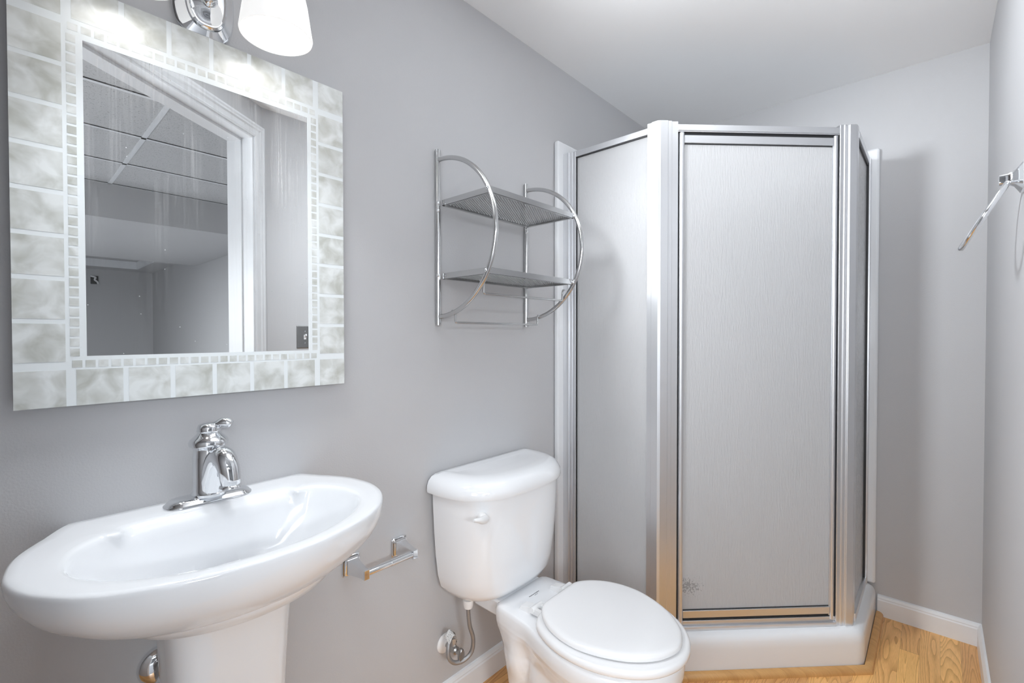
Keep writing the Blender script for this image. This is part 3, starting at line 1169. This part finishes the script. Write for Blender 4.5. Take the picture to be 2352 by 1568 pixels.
NYt, NZt = 8, 10
py_, pz_ = (MY1 - MY0) / NYt, (MZ1 - MZ0) / NZt
G = 0.0042
for i in range(NYt):
    for k in range(NZt):
        if 0 < i < NYt - 1 and 0 < k < NZt - 1:
            continue
        a0, a1 = MY0 + i * py_ + G, MY0 + (i + 1) * py_ - G
        b0, b1 = MZ0 + k * pz_ + G, MZ0 + (k + 1) * pz_ - G
        if i == 0:
            a0, a1 = MY0, MY0 + 0.0645
        if i == NYt - 1:
            a0, a1 = MY1 - 0.0645, MY1
        if k == 0:
            b0, b1 = MZ0, MZ0 + 0.0645
        if k == NZt - 1:
            b0, b1 = MZ1 - 0.0645, MZ1
        tilequad(a0, a1, b0, b1)
# small mosaic squares
s0, s1 = 0.0705, 0.0830
ay0, ay1, az0, az1 = MY0 + s0, MY1 - s0, MZ0 + s0 - 0.002, MZ1 - s0 - 0.002
ny2, nz2 = 25, 34
for i in range(ny2):
    y0 = ay0 + (ay1 - ay0) * i / ny2
    y1 = ay0 + (ay1 - ay0) * (i + 1) / ny2
    for z0, z1 in ((az0, az0 + s1 - s0), (az1 - (s1 - s0), az1)):
        tilequad(y0 + 0.0022, y1 - 0.0022, z0, z1)
for k in range(1, nz2 - 1):
    z0 = az0 + (az1 - az0) * k / nz2
    z1 = az0 + (az1 - az0) * (k + 1) / nz2
    for y0, y1 in ((ay0, ay0 + s1 - s0), (ay1 - (s1 - s0), ay1)):
        tilequad(y0, y1, z0 + 0.0022, z1 - 0.0022)
m.build('tile_border', [M['frost'], M['tile']], mi, smooth=False)
m = MB()
m.box((0.0125, IY0, IZ0), (XM - 0.0004, IY1, IZ1))
m.build('mirror_glass', M['mirror'], mi, smooth=False)

# ------------------------------------------------------------------ vanity light
vl = thing('vanity_light', 'chrome wall light with white glass shades above the mirror', 'wall light', (0.0, 0.303, 1.905))
LY, LZ = 0.303, 1.905


def sup(hy, hz, x, n=64, p=2.7):
    r_ = []
    for k in range(n):
        a = 2 * math.pi * k / n
        c_, s_ = math.cos(a), math.sin(a)
        r_.append((x, LY + hy * math.copysign(abs(c_) ** (2 / p), c_), LZ + hz * math.copysign(abs(s_) ** (2 / p), s_)))
    return r_


m = MB()
m.loft([sup(0.0575, 0.088, 0.001), sup(0.0575, 0.088, 0.007), sup(0.055, 0.0855, 0.011), sup(0.0535, 0.084, 0.012), sup(0.037, 0.066, 0.024)], True, True)
bpz = m.build('back_plate', M['chrome'], vl, ang=25)
m = MB()
m.loft([sup(0.0385, 0.0685, 0.024), sup(0.0375, 0.0675, 0.030), sup(0.034, 0.064, 0.033), sup(0.031, 0.060, 0.032), sup(0.018, 0.045, 0.038), sup(0.006, 0.02, 0.041)])
m.build('inner_dome', M['chrome'], bpz, ang=40)
m = MB()
m.lathe([(0.016, 0.036), (0.016, 0.044), (0.011, 0.050), (0.013, 0.056), (0.009, 0.064), (0.0, 0.067)], (0, LY, LZ - 0.012), (1, 0, 0), n=28, cap1=False)
m.build('finial', M['chrome'], vl, ang=45)
for sgn in (1, -1):
    yc = 0.4025 if sgn > 0 else 0.165
    xc = 0.130
    m = MB()
    m.tube(catmull([(0.034, LY + sgn * 0.01, LZ + 0.04), (0.07, LY + sgn * 0.035, LZ + 0.085), (0.115, LY + sgn * 0.08, LZ + 0.102), (xc, yc, LZ + 0.088), (xc, yc, LZ + 0.06)], 8), 0.006, n=14)
    m.lathe([(0.012, 0.075), (0.026, 0.066), (0.030, 0.045), (0.030, 0.038)], (xc, yc, LZ), n=28)
    m.build('arm', M['chrome'], vl, ang=45)
    m = MB()
    z0 = 1.8235
    pr = [(0.0655, 0.0), (0.0690, 0.0005), (0.0700, 0.004), (0.0675, 0.020), (0.0640, 0.045), (0.0605, 0.070), (0.055, 0.095), (0.046, 0.113), (0.033, 0.124), (0.03, 0.125)]
    inn_ = [(0.028, 0.121), (0.042, 0.111), (0.051, 0.094), (0.0565, 0.070), (0.060, 0.045), (0.0635, 0.02), (0.0655, 0.0)]
    m.lathe(pr + inn_, (xc, yc, z0), n=48, cap0=False, cap1=False)
    sh = m.build('glass_shade', M['shade'], vl, ang=60)
    m = MB()
    m.lathe([(0.0, 0.015), (0.02, 0.02), (0.03, 0.04), (0.028, 0.058), (0.014, 0.085), (0.013, 0.115), (0.0, 0.118)], (xc, yc, z0), n=28, cap0=False, cap1=False)
    m.build('bulb', M['bulb'], sh)

# ------------------------------------------------------------------ wall shelf
YL, YR = 0.927, 1.349
ws = thing('wall_shelf', 'two-tier chrome wire wall shelf with half-round ends above the toilet', 'shelf', (0.012, (YL + YR) / 2, 1.225))
for y, zt in ((YL, 1.772), (YR, 1.765)):
    m = MB()
    m.tube([(0.0095, y, 1.229), (0.0095, y, zt)], 0.0085, n=18)
    m.build('upright_tube', M['steel'], ws, ang=50)
    m = MB()
    pts = [(0.010 + 0.250 * math.cos(a), y, 1.498 + 0.2425 * math.sin(a)) for a in [math.radians(-88 + 176 * k / 40) for k in range(41)]]
    m.tube(pts, 0.0072, n=16)
    m.build('curved_arm', M['steel'], ws, ang=60)
    for z, xx in ((1.606, 0.012), (1.583, 0.012), (1.383, 0.012)):
        m = MB()
        m.lathe([(0.005, 0.0), (0.005, 0.002), (0.003, 0.004), (0.0, 0.0045)], (xx + 0.0055, y + (-0.006 if y == YL else -0.006), z), (0.6, -0.8, 0), n=14, cap1=False)
        m.build('screw', M['chrome'], ws)
    for z, xx in ((1.608, 0.2335), (1.380, 0.2275)):
        m = MB()
        m.lathe([(0.0055, 0.0), (0.0055, 0.002), (0.0035, 0.004), (0.0, 0.0045)], (xx, y - 0.0068, z), (0, -1, 0), n=14, cap1=False)
        m.build('screw', M['chrome'], ws)
for zc, xf in ((1.608, 0.232), (1.381, 0.226)):
    fr_ = MB()
    x0, x1, ya, yb, hh, th = 0.020, xf, YL + 0.007, YR - 0.007, 0.009, 0.0022
    fr_.box((x0, ya, zc - hh), (x0 + th, yb, zc + hh))
    fr_.box((x1 - th, ya, zc - hh), (x1, yb, zc + hh))
    fr_.box((x0, ya, zc - hh), (x1, ya + th, zc + hh))
    fr_.box((x0, yb - th, zc - hh), (x1, yb, zc + hh))
    fr_.box((x0, ya, zc - hh), (x0 + 0.008, yb, zc - hh + 0.0015))
    fr_.box((x1 - 0.008, ya, zc - hh), (x1, yb, zc - hh + 0.0015))
    fr_.box((x0, ya, zc - hh), (x1, ya + 0.008, zc - hh + 0.0015))
    fr_.box((x0, yb - 0.008, zc - hh), (x1, yb, zc - hh + 0.0015))
    sf = fr_.build('shelf_frame', M['steel'], ws, smooth=False, bevel=0.0006, segs=1)
    # expanded metal mesh: two families of slanting strands clipped to the frame
    g = MB()
    th_ = math.radians(32)
    for fam in (1, -1):
        dx, dy = math.sin(th_) * fam, math.cos(th_)
        nxv, nyv = dy, -dx
        cx_, cy_ = (x0 + x1) / 2, (ya + yb) / 2
        R_ = 0.26
        k = -int(R_ / 0.0072)
        while k * 0.0072 < R_:
            ox, oy = cx_ + nxv * k * 0.0072, cy_ + nyv * k * 0.0072
            t0, t1 = -1e9, 1e9
            for o_, d_, lo_, hi_ in ((ox, dx, x0 + 0.002, x1 - 0.002), (oy, dy, ya + 0.002, yb - 0.002)):
                if abs(d_) < 1e-9:
                    continue
                a_, b_ = sorted(((lo_ - o_) / d_, (hi_ - o_) / d_))
                t0, t1 = max(t0, a_), min(t1, b_)
            if t1 - t0 > 0.004:
                wdt = 0.0013
                g.obox((ox + dx * t0 - nxv * wdt, oy + dy * t0 - nyv * wdt, zc - 0.0005 + 0.0004 * fam), (dx * (t1 - t0), dy * (t1 - t0), 0), (nxv * 2 * wdt, nyv * 2 * wdt, 0), (0, 0, 0.0009))
            k += 1
    g.build('mesh_tray', M['mesh_steel'], sf, smooth=False)
for xb, z1_, z0_, ya, yb in ((0.190, 1.352, 1.318, 0.948, 1.332), (0.073, 1.268, 1.236, 0.942, 1.338)):
    m = MB()
    pts = [(xb, ya - 0.014, z1_ + 0.004), (xb, ya - 0.004, z1_ + 0.002), (xb, ya, z1_ - 0.006), (xb, ya, z0_ + 0.006), (xb, ya + 0.002, z0_ + 0.001), (xb, ya + 0.008, z0_), (xb, yb - 0.008, z0_), (xb, yb - 0.002, z0_ + 0.001), (xb, yb, z0_ + 0.006), (xb, yb, z1_ - 0.006), (xb, yb + 0.004, z1_ + 0.002), (xb, yb + 0.014, z1_ + 0.004)]
    m.tube(pts, 0.0033, n=10)
    m.build('towel_rod', M['steel'], ws, ang=60)

# ------------------------------------------------------------------ toilet paper holder
tp = thing('toilet_paper_holder', 'chrome toilet paper holder with empty roller beside the toilet', 'paper holder', (0.0, 0.706, 0.56))
for yc in (0.632, 0.783):
    zc = 0.5835
    m = MB()

    def sq(h, x, p=9, n=48):
        r_ = []
        for k in range(n):
            a = 2 * math.pi * k / n
            c_, s_ = math.cos(a), math.sin(a)
            r_.append((x, yc + h * math.copysign(abs(c_) ** (2 / p), c_), zc + h * 1.05 * math.copysign(abs(s_) ** (2 / p), s_)))
        return r_
    m.loft([sq(0.0255, 0.001), sq(0.0255, 0.004), sq(0.0235, 0.006), sq(0.021, 0.011), sq(0.018, 0.012)])
    mp_ = m.build('mounting_plate', M['chrome'], tp, ang=25)
    m = MB()
    rows = []
    for x, hy, hz, dz in ((0.010, 0.017, 0.019, 0.0), (0.030, 0.0125, 0.0165, 0.0), (0.066, 0.008, 0.0125, 0.0), (0.084, 0.008, 0.0125, 0.0)):
        rows.append([(x, yc - hy, zc - hz + dz), (x, yc + hy, zc - hz + dz), (x, yc + hy, zc + hz + dz), (x, yc - hy, zc + hz + dz)])
    m.loft(rows)
    m.build('arm', M['chrome'], mp_, smooth=False, bevel=0.0012)
m = MB()
m.tube([(0.074, 0.640, 0.5835), (0.074, 0.708, 0.5835)], 0.0085, n=20)
m.tube([(0.074, 0.708, 0.5835), (0.074, 0.775, 0.5835)], 0.0093, n=20)
m.build('roller', M['chrome'], tp, ang=40)

# ------------------------------------------------------------------ toilet
TY = 1.128
to = thing('toilet', 'white two-piece toilet with its lid down beside the shower', 'toilet', (0.35, TY, 0))


def tank_ring(hw, x0, x1, z, n=96, p=3.2, yb=None):
    """flat back at x0, bowed front"""
    r_ = []
    for k in range(n):
        a = -math.pi / 2 + math.pi * k / (n - 1)
        c_, s_ = max(0.0, math.cos(a)), math.sin(a)
        r_.append((x0 + (x1 - x0) * c_ ** (2 / p), (yb or TY) + hw * math.copysign(abs(s_) ** (2 / (p * 0.95)), s_), z))
    return r_


TKY = 1.127
m = MB()
m.loft([tank_ring(a, b, c, z, yb=TKY) for a, b, c, z in [(0.13, 0.05, 0.15, 0.384), (0.165, 0.04, 0.172, 0.3875), (0.190, 0.03, 0.187, 0.397), (0.206, 0.025, 0.198, 0.418), (0.215, 0.022, 0.205, 0.455), (0.222, 0.02, 0.212, 0.52), (0.228, 0.02, 0.217, 0.60), (0.232, 0.02, 0.220, 0.68), (0.233, 0.02, 0.221, 0.725)]])
tank = m.build('tank', M['ceramic'], to, ang=60)
m = MB()
m.loft([tank_ring(a, b, c, z, yb=TKY, p=pp) for a, b, c, z, pp in [(0.237, 0.018, 0.226, 0.7165, 3.0), (0.2465, 0.012, 0.236, 0.717, 3.0), (0.2480, 0.011, 0.238, 0.722, 3.0), (0.2465, 0.010, 0.237, 0.738, 3.0), (0.241, 0.010, 0.232, 0.752, 2.9), (0.231, 0.011, 0.224, 0.763, 2.9), (0.217, 0.013, 0.212, 0.770, 2.8), (0.196, 0.017, 0.196, 0.7735, 2.8), (0.18, 0.03, 0.17, 0.7735, 2.7), (0.16, 0.05, 0.115, 0.770, 2.7), (0.11, 0.055, 0.09, 0.7695, 2.6)]])
m.build('tank_lid', M['ceramic'], to, ang=60)
# lever: short teardrop
m = MB()
m.lathe([(0.0145, -0.012), (0.015, 0.008), (0.012, 0.013), (0.0, 0.015)], (0.190, 0.941, 0.668), (0.85, -0.5, 0), n=24, cap1=False)
lv = catmull([(0.201, 0.940, 0.668), (0.212, 0.922, 0.673), (0.216, 0.902, 0.680), (0.214, 0.884, 0.684)], 6)
nP = len(lv)
m.tube(lv, [0.0125 - 0.0085 * (i / (nP - 1)) ** 1.2 for i in range(nP)], n=18)
m.build('flush_lever', M['plastic'], tank, ang=60)
# bowl
rim_h = [(0.166, 0.0), (0.166, 0.06), (0.168, 0.108), (0.185, 0.121), (0.25, 0.126), (0.31, 0.136), (0.37, 0.155), (0.43, 0.172), (0.49, 0.178), (0.55, 0.172), (0.605, 0.150), (0.65, 0.115), (0.682, 0.068), (0.696, 0.03), (0.698, 0.0)]
mid_h = [(0.185, 0.0), (0.185, 0.06), (0.187, 0.095), (0.20, 0.106), (0.25, 0.104), (0.31, 0.107), (0.37, 0.122), (0.43, 0.138), (0.49, 0.143), (0.55, 0.138), (0.60, 0.120), (0.64, 0.09), (0.665, 0.052), (0.675, 0.025), (0.676, 0.0)]
low_h = [(0.205, 0.0), (0.205, 0.06), (0.207, 0.088), (0.22, 0.098), (0.26, 0.092), (0.31, 0.086), (0.37, 0.090), (0.43, 0.098), (0.47, 0.101), (0.51, 0.098), (0.55, 0.085), (0.58, 0.064), (0.60, 0.037), (0.606, 0.018), (0.607, 0.0)]
foot_h = [(0.215, 0.0), (0.215, 0.06), (0.217, 0.100), (0.23, 0.112), (0.26, 0.113), (0.31, 0.112), (0.37, 0.112), (0.43, 0.114), (0.46, 0.112), (0.50, 0.104), (0.53, 0.090), (0.56, 0.066), (0.58, 0.037), (0.586, 0.018), (0.587, 0.0)]
NB = 120
R0, R1, R2, R3 = [polar(h_, TY, 0.40, NB, 5) for h_ in (rim_h, mid_h, low_h, foot_h)]
ZR = 0.381
m = MB()
rows = [ring(R3, 0.0), ring(R3, 0.025), ring(mixo(R3, R2, 0.6), 0.06), ring(R2, 0.12), ring(mixo(R2, R1, 0.35), 0.18), ring(mixo(R2, R1, 0.8), 0.235), ring(R1, 0.262), ring(mixo(R1, R0, 0.45), 0.295), ring(mixo(R1, R0, 0.8), 0.318), ring(mixo(R1, R0, 0.95), 0.333), ring(R0, 0.348), ring(R0, 0.366), ring(sc(R0, 0.42, TY, 0.988, 0.982), 0.377), ring(sc(R0, 0.42, TY, 0.96, 0.94), ZR), ring(sc(R0, 0.42, TY, 0.80, 0.75), ZR)]


def side_relief(p):
    x, y, z = p
    v = y - TY
    g = lambda cx_, cz_, rx_, rz_: math.exp(-((x - cx_) / rx_) ** 2 - ((z - cz_) / rz_) ** 2)
    dv = -0.030 * g(0.255, 0.235, 0.035, 0.075) + 0.026 * g(0.335, 0.17, 0.055, 0.085) - 0.014 * g(0.255, 0.10, 0.03, 0.04)
    k = min(1.0, abs(v) / 0.05)
    return (x, y + math.copysign(dv * k, v), z)


rows2 = []
for i in range(len(rows) - 1):
    n_ = 5 if rows[i][0][2] < 0.34 else 1
    for k in range(n_):
        t_ = k / n_
        rows2.append([side_relief(tuple(a_ * (1 - t_) + b_ * t_ for a_, b_ in zip(p_, q_))) for p_, q_ in zip(rows[i], rows[i + 1])])
rows2.append(rows[-1])
m.loft(rows2)
bowl = m.build('bowl', M['ceramic'], to, ang=70)
# tank-to-bowl gap
m = MB()
m.loft([tank_ring(0.08, 0.055, 0.150, 0.3665), tank_ring(0.085, 0.055, 0.155, 0.392)])
m.box((0.06, TY - 0.10, 0.33), (0.19, TY + 0.10, 0.3795))
m.build('tank_support', M['ceramic'], bowl, ang=40, bevel=0.006)
# seat ring and lid
seat_h = [(0.322, 0.0), (0.322, 0.05), (0.325, 0.098), (0.349, 0.141), (0.389, 0.165), (0.44, 0.181), (0.489, 0.1855), (0.539, 0.181), (0.582, 0.168), (0.626, 0.145), (0.660, 0.118), (0.688, 0.083), (0.705, 0.044), (0.711, 0.015), (0.7115, 0.0)]
lid_h = [(0.322, 0.0), (0.322, 0.05), (0.326, 0.086), (0.352, 0.121), (0.39, 0.148), (0.43, 0.163), (0.47, 0.1685), (0.51, 0.166), (0.56, 0.151), (0.607, 0.128), (0.643, 0.100), (0.671, 0.067), (0.687, 0.033), (0.693, 0.012), (0.6935, 0.0)]
So, Lo = polar(seat_h, TY + 0.004, 0.50, NB, 5), polar(lid_h, TY + 0.007, 0.50, NB, 5)
cxs = 0.51
m = MB()
rows = []
for s_, z in [(0.965, 0.0), (0.985, 0.0015), (0.998, 0.006), (1.0, 0.011), (0.995, 0.016), (0.98, 0.020), (0.955, 0.0215), (0.75, 0.0215), (0.70, 0.017), (0.70, 0.0)]:
    rows.append(ring(sc(So, cxs, TY, s_, s_), ZR + 0.003 + z))
rows.append(rows[0])
m.loft(rows, False, False)
m.build('seat', M['seat'], to, ang=70)
m = MB()
rows = []
for s_, z in [(0.95, 0.0), (0.985, 0.001), (0.998, 0.004), (1.0, 0.008), (0.995, 0.012), (0.98, 0.0155), (0.95, 0.0178), (0.90, 0.0188), (0.6, 0.0195), (0.2, 0.02)]:
    rows.append(ring(sc(Lo, cxs, TY + 0.003, s_, s_), ZR + 0.0265 + z))
m.loft(rows)
m.build('seat_lid', M['seat'], to, ang=70)
for yc in (TY - 0.070, TY + 0.076):
    h = MB()
    h.loft([[(x, y, z) for x, y in ((0.243, yc - 0.017), (0.286, yc - 0.017), (0.286, yc + 0.017), (0.243, yc + 0.017))] for z in (ZR - 0.001,)] +
           [[(x, y, ZR + dz) for x, y, dz in ((0.247, yc - 0.015, 0.010), (0.284, yc - 0.015, 0.018), (0.284, yc + 0.015, 0.018), (0.247, yc + 0.015, 0.010))]])
    hg = h.build('hinge', M['plastic'], to, smooth=False, bevel=0.0015)
    h = MB()
    h.tube([(0.297, yc - 0.024, ZR + 0.017), (0.297, yc + 0.024, ZR + 0.017)], 0.0085, n=18)
    h.box((0.297, yc - 0.020, ZR + 0.006), (0.335, yc - 0.008, ZR + 0.022))
    h.box((0.297, yc + 0.008, ZR + 0.006), (0.335, yc + 0.020, ZR + 0.022))
    h.build('hinge_barrel', M['plastic'], hg, ang=40)


def text_mesh(name, s, size, mw, mat, parent):
    c = bpy.data.curves.new(name, 'FONT')
    c.body = s
    c.size = size
    c.align_x = 'CENTER'
    c.extrude = 0.00015
    o = bpy.data.objects.new(name + '_src', c)
    COL.objects.link(o)
    bpy.context.view_layer.update()
    me = bpy.data.meshes.new_from_object(o.evaluated_get(bpy.context.evaluated_depsgraph_get()))
    bpy.data.objects.remove(o)
    bpy.data.curves.remove(c)
    me.name = name
    org = ORG[parent.name]
    me.transform(Matrix.Translation(-org) @ mw)
    me.materials.clear()
    me.materials.append(mat)
    ob = bpy.data.objects.new(name, me)
    COL.objects.link(ob)
    ob.parent = parent
    ORG[ob.name] = org
    return ob


def rotz(a, loc):
    return Matrix.Translation(loc) @ Matrix.Rotation(a, 4, 'Z')


text_mesh('printed_mark', 'American Standard', 0.0062, rotz(math.radians(90), (0.228, TY + 0.004, ZR + 0.0002)), M['ink'], bowl)
text_mesh('printed_mark', '1.6 gpf / 6.0 lpf', 0.0026, rotz(math.radians(90), (0.2335, TY + 0.006, ZR + 0.0002)), M['ink'], bowl)

# toilet supply
tv = thing('toilet_supply_valve', 'wall stop valve with looped braided hose and paper tag under the toilet tank', 'valve', (0.0, 0.962, 0.215))
VY, VZ = 0.955, 0.212
m = MB()
m.lathe([(0.031, 0.001), (0.030, 0.004), (0.025, 0.009), (0.012, 0.013)], (0, VY, VZ), (1, 0, 0))
m.build('escutcheon', M['plastic'], tv, ang=50)['label'] = 'white wall escutcheon'
m = MB()
m.lathe([(0.008, 0.008), (0.008, 0.03), (0.012, 0.032), (0.012, 0.058), (0.008, 0.062), (0.006, 0.078)], (0, VY, VZ), (1, 0, 0), n=18)
m.lathe([(0.008, 0.0), (0.008, 0.02), (0.0105, 0.021), (0.0105, 0.036)], (0.045, VY, VZ), (0, 0, 1), n=6)
m.build('valve_body', M['brass'], tv, ang=30)
m = MB()
rows = []
for x, s_ in ((0.074, 0.9), (0.077, 1.0), (0.083, 1.0), (0.086, 0.85)):
    rows.append([(x, VY + 0.011 * s_ * math.cos(2 * math.pi * k / 28), VZ - 0.006 + 0.024 * s_ * math.sin(2 * math.pi * k / 28)) for k in range(28)])
m.loft(rows)
m.build('handle', M['brass'], tv, ang=40)
m = MB()
m.tube(catmull([(0.045, VY, 0.246), (0.047, VY - 0.004, 0.262), (0.055, VY - 0.020, 0.268), (0.065, VY - 0.038, 0.250), (0.07, VY - 0.042, 0.220), (0.075, VY - 0.025, 0.196), (0.085, VY + 0.005, 0.192), (0.095, VY + 0.030, 0.212), (0.10, VY + 0.032, 0.255), (0.10, VY + 0.018, 0.30), (0.10, VY + 0.012, 0.345), (0.10, VY + 0.012, 0.372)], 7), 0.0065, n=14)
m.build('supply_hose', M['braid'], tv)
m = MB()
m.lathe([(0.013, 0.0), (0.016, 0.012), (0.017, 0.022), (0.017, 0.026)], (0.10, VY + 0.012, 0.360), (0, 0, 1), n=12)
m.build('coupling_nut', M['plastic'], tv, ang=30)['label'] = 'white plastic coupling nut'
m = MB()
rows = []
for u in range(9):
    t_ = u / 8
    px, py, pz = 0.060, VY - 0.038 + 0.045 * t_, 0.262 + 0.020 * math.sin(math.pi * min(1, t_ * 1.25)) - 0.028 * max(0, t_ - 0.55) * 2
    rows.append([(px - 0.013, py, pz + 0.003), (px + 0.013, py - 0.002, pz - 0.004), (px + 0.013, py - 0.002, pz - 0.0046), (px - 0.013, py, pz + 0.0024)])
m.loft(rows)
m.build('paper_tag', M['paper'], tv, ang=60)['label'] = 'white printed paper tag'

# ------------------------------------------------------------------ towel ring
tr_ = thing('towel_ring', 'chrome towel ring swung out from the right wall', 'towel ring', (W, 1.50, 1.54))
m = MB()


def sq2(hy, hz, x, p=6, n=40):
    r_ = []
    for k in range(n):
        a = 2 * math.pi * k / n
        c_, s_ = math.cos(a), math.sin(a)
        r_.append((x, 1.50 + hy * math.copysign(abs(c_) ** (2 / p), c_), 1.54 + hz * math.copysign(abs(s_) ** (2 / p), s_)))
    return r_


m.loft([sq2(0.030, 0.030, W - 0.001), sq2(0.030, 0.030, W - 0.006), sq2(0.024, 0.024, W - 0.010), sq2(0.016, 0.016, W - 0.016), sq2(0.0115, 0.0115, W - 0.026), sq2(0.0105, 0.0105, W - 0.040)])
m.build('wall_post', M['chrome'], tr_, ang=40)
m = MB()
pa, pb = Vector((1.2745, 1.50, 1.535)), Vector((1.1985, 1.50, 1.393))
ctr = (pa + pb) / 2
e1 = (pa - pb).normalized()
v_ = ctr - Vector((1.1597, 0, 1.2))
e2 = (v_ - e1 * v_.dot(e1)).normalized()
Rr = (pa - pb).length / 2 - 0.005
m.tube([ctr + Rr * (math.cos(2 * math.pi * k / 72) * e1 + math.sin(2 * math.pi * k / 72) * e2) for k in range(72)], 0.0058, n=16, closed=True)
m.build('ring', M['chrome'], tr_, ang=60)

# ------------------------------------------------------------------ light switch (seen in the mirror)
sw = thing('light_switch', 'brushed steel light switch plate on the right wall, seen in the mirror', 'light switch', (W, 1.073, 1.13))
m = MB()
m.loft([[(W - x, 1.073 + h * a, 1.188 + v * b) for a, b in ((-1, -1), (1, -1), (1, 1), (-1, 1))] for x, h, v in ((0.0005, 0.041, 0.0585), (0.003, 0.041, 0.0585), (0.0062, 0.037, 0.0545))])
m.build('plate', M['plate'], sw, smooth=False, bevel=0.001)
m = MB()
m.box((W - 0.007, 1.0675, 1.176), (W - 0.005, 1.0785, 1.200))
m.obox((W - 0.006, 1.0695, 1.186), (-0.016, 0, 0.009), (0, 0.007, 0), (0.002, 0, 0.009))
m.build('toggle', M['plastic'], sw, smooth=False)['label'] = 'white toggle'
for z in (1.158, 1.218):
    m = MB()
    m.lathe([(0.003, 0.0), (0.003, 0.001), (0.0, 0.0016)], (W - 0.006, 1.073, z), (-1, 0, 0), n=12, cap1=False)
    m.build('screw', M['chrome'], sw)

# small open junction box on the far wall of the next room
jb = thing('junction_box', 'small dark wall box with a white clip on the far wall reflected in the mirror', 'junction box', (XF, 1.03, 2.0))
m = MB()
m.box((XF - 0.012, 0.985, 1.985), (XF - 0.0005, 1.075, 2.11))
m.build('box_opening', M['hole'], jb, bevel=0.004)
m = MB()
m.tube(catmull([(XF - 0.016, 0.985, 2.105), (XF - 0.03, 1.04, 2.085), (XF - 0.03, 1.03, 2.05), (XF - 0.03, 1.06, 2.02), (XF - 0.016, 1.07, 1.99)], 6), 0.012, n=8)
m.build('clip', M['plastic'], jb)
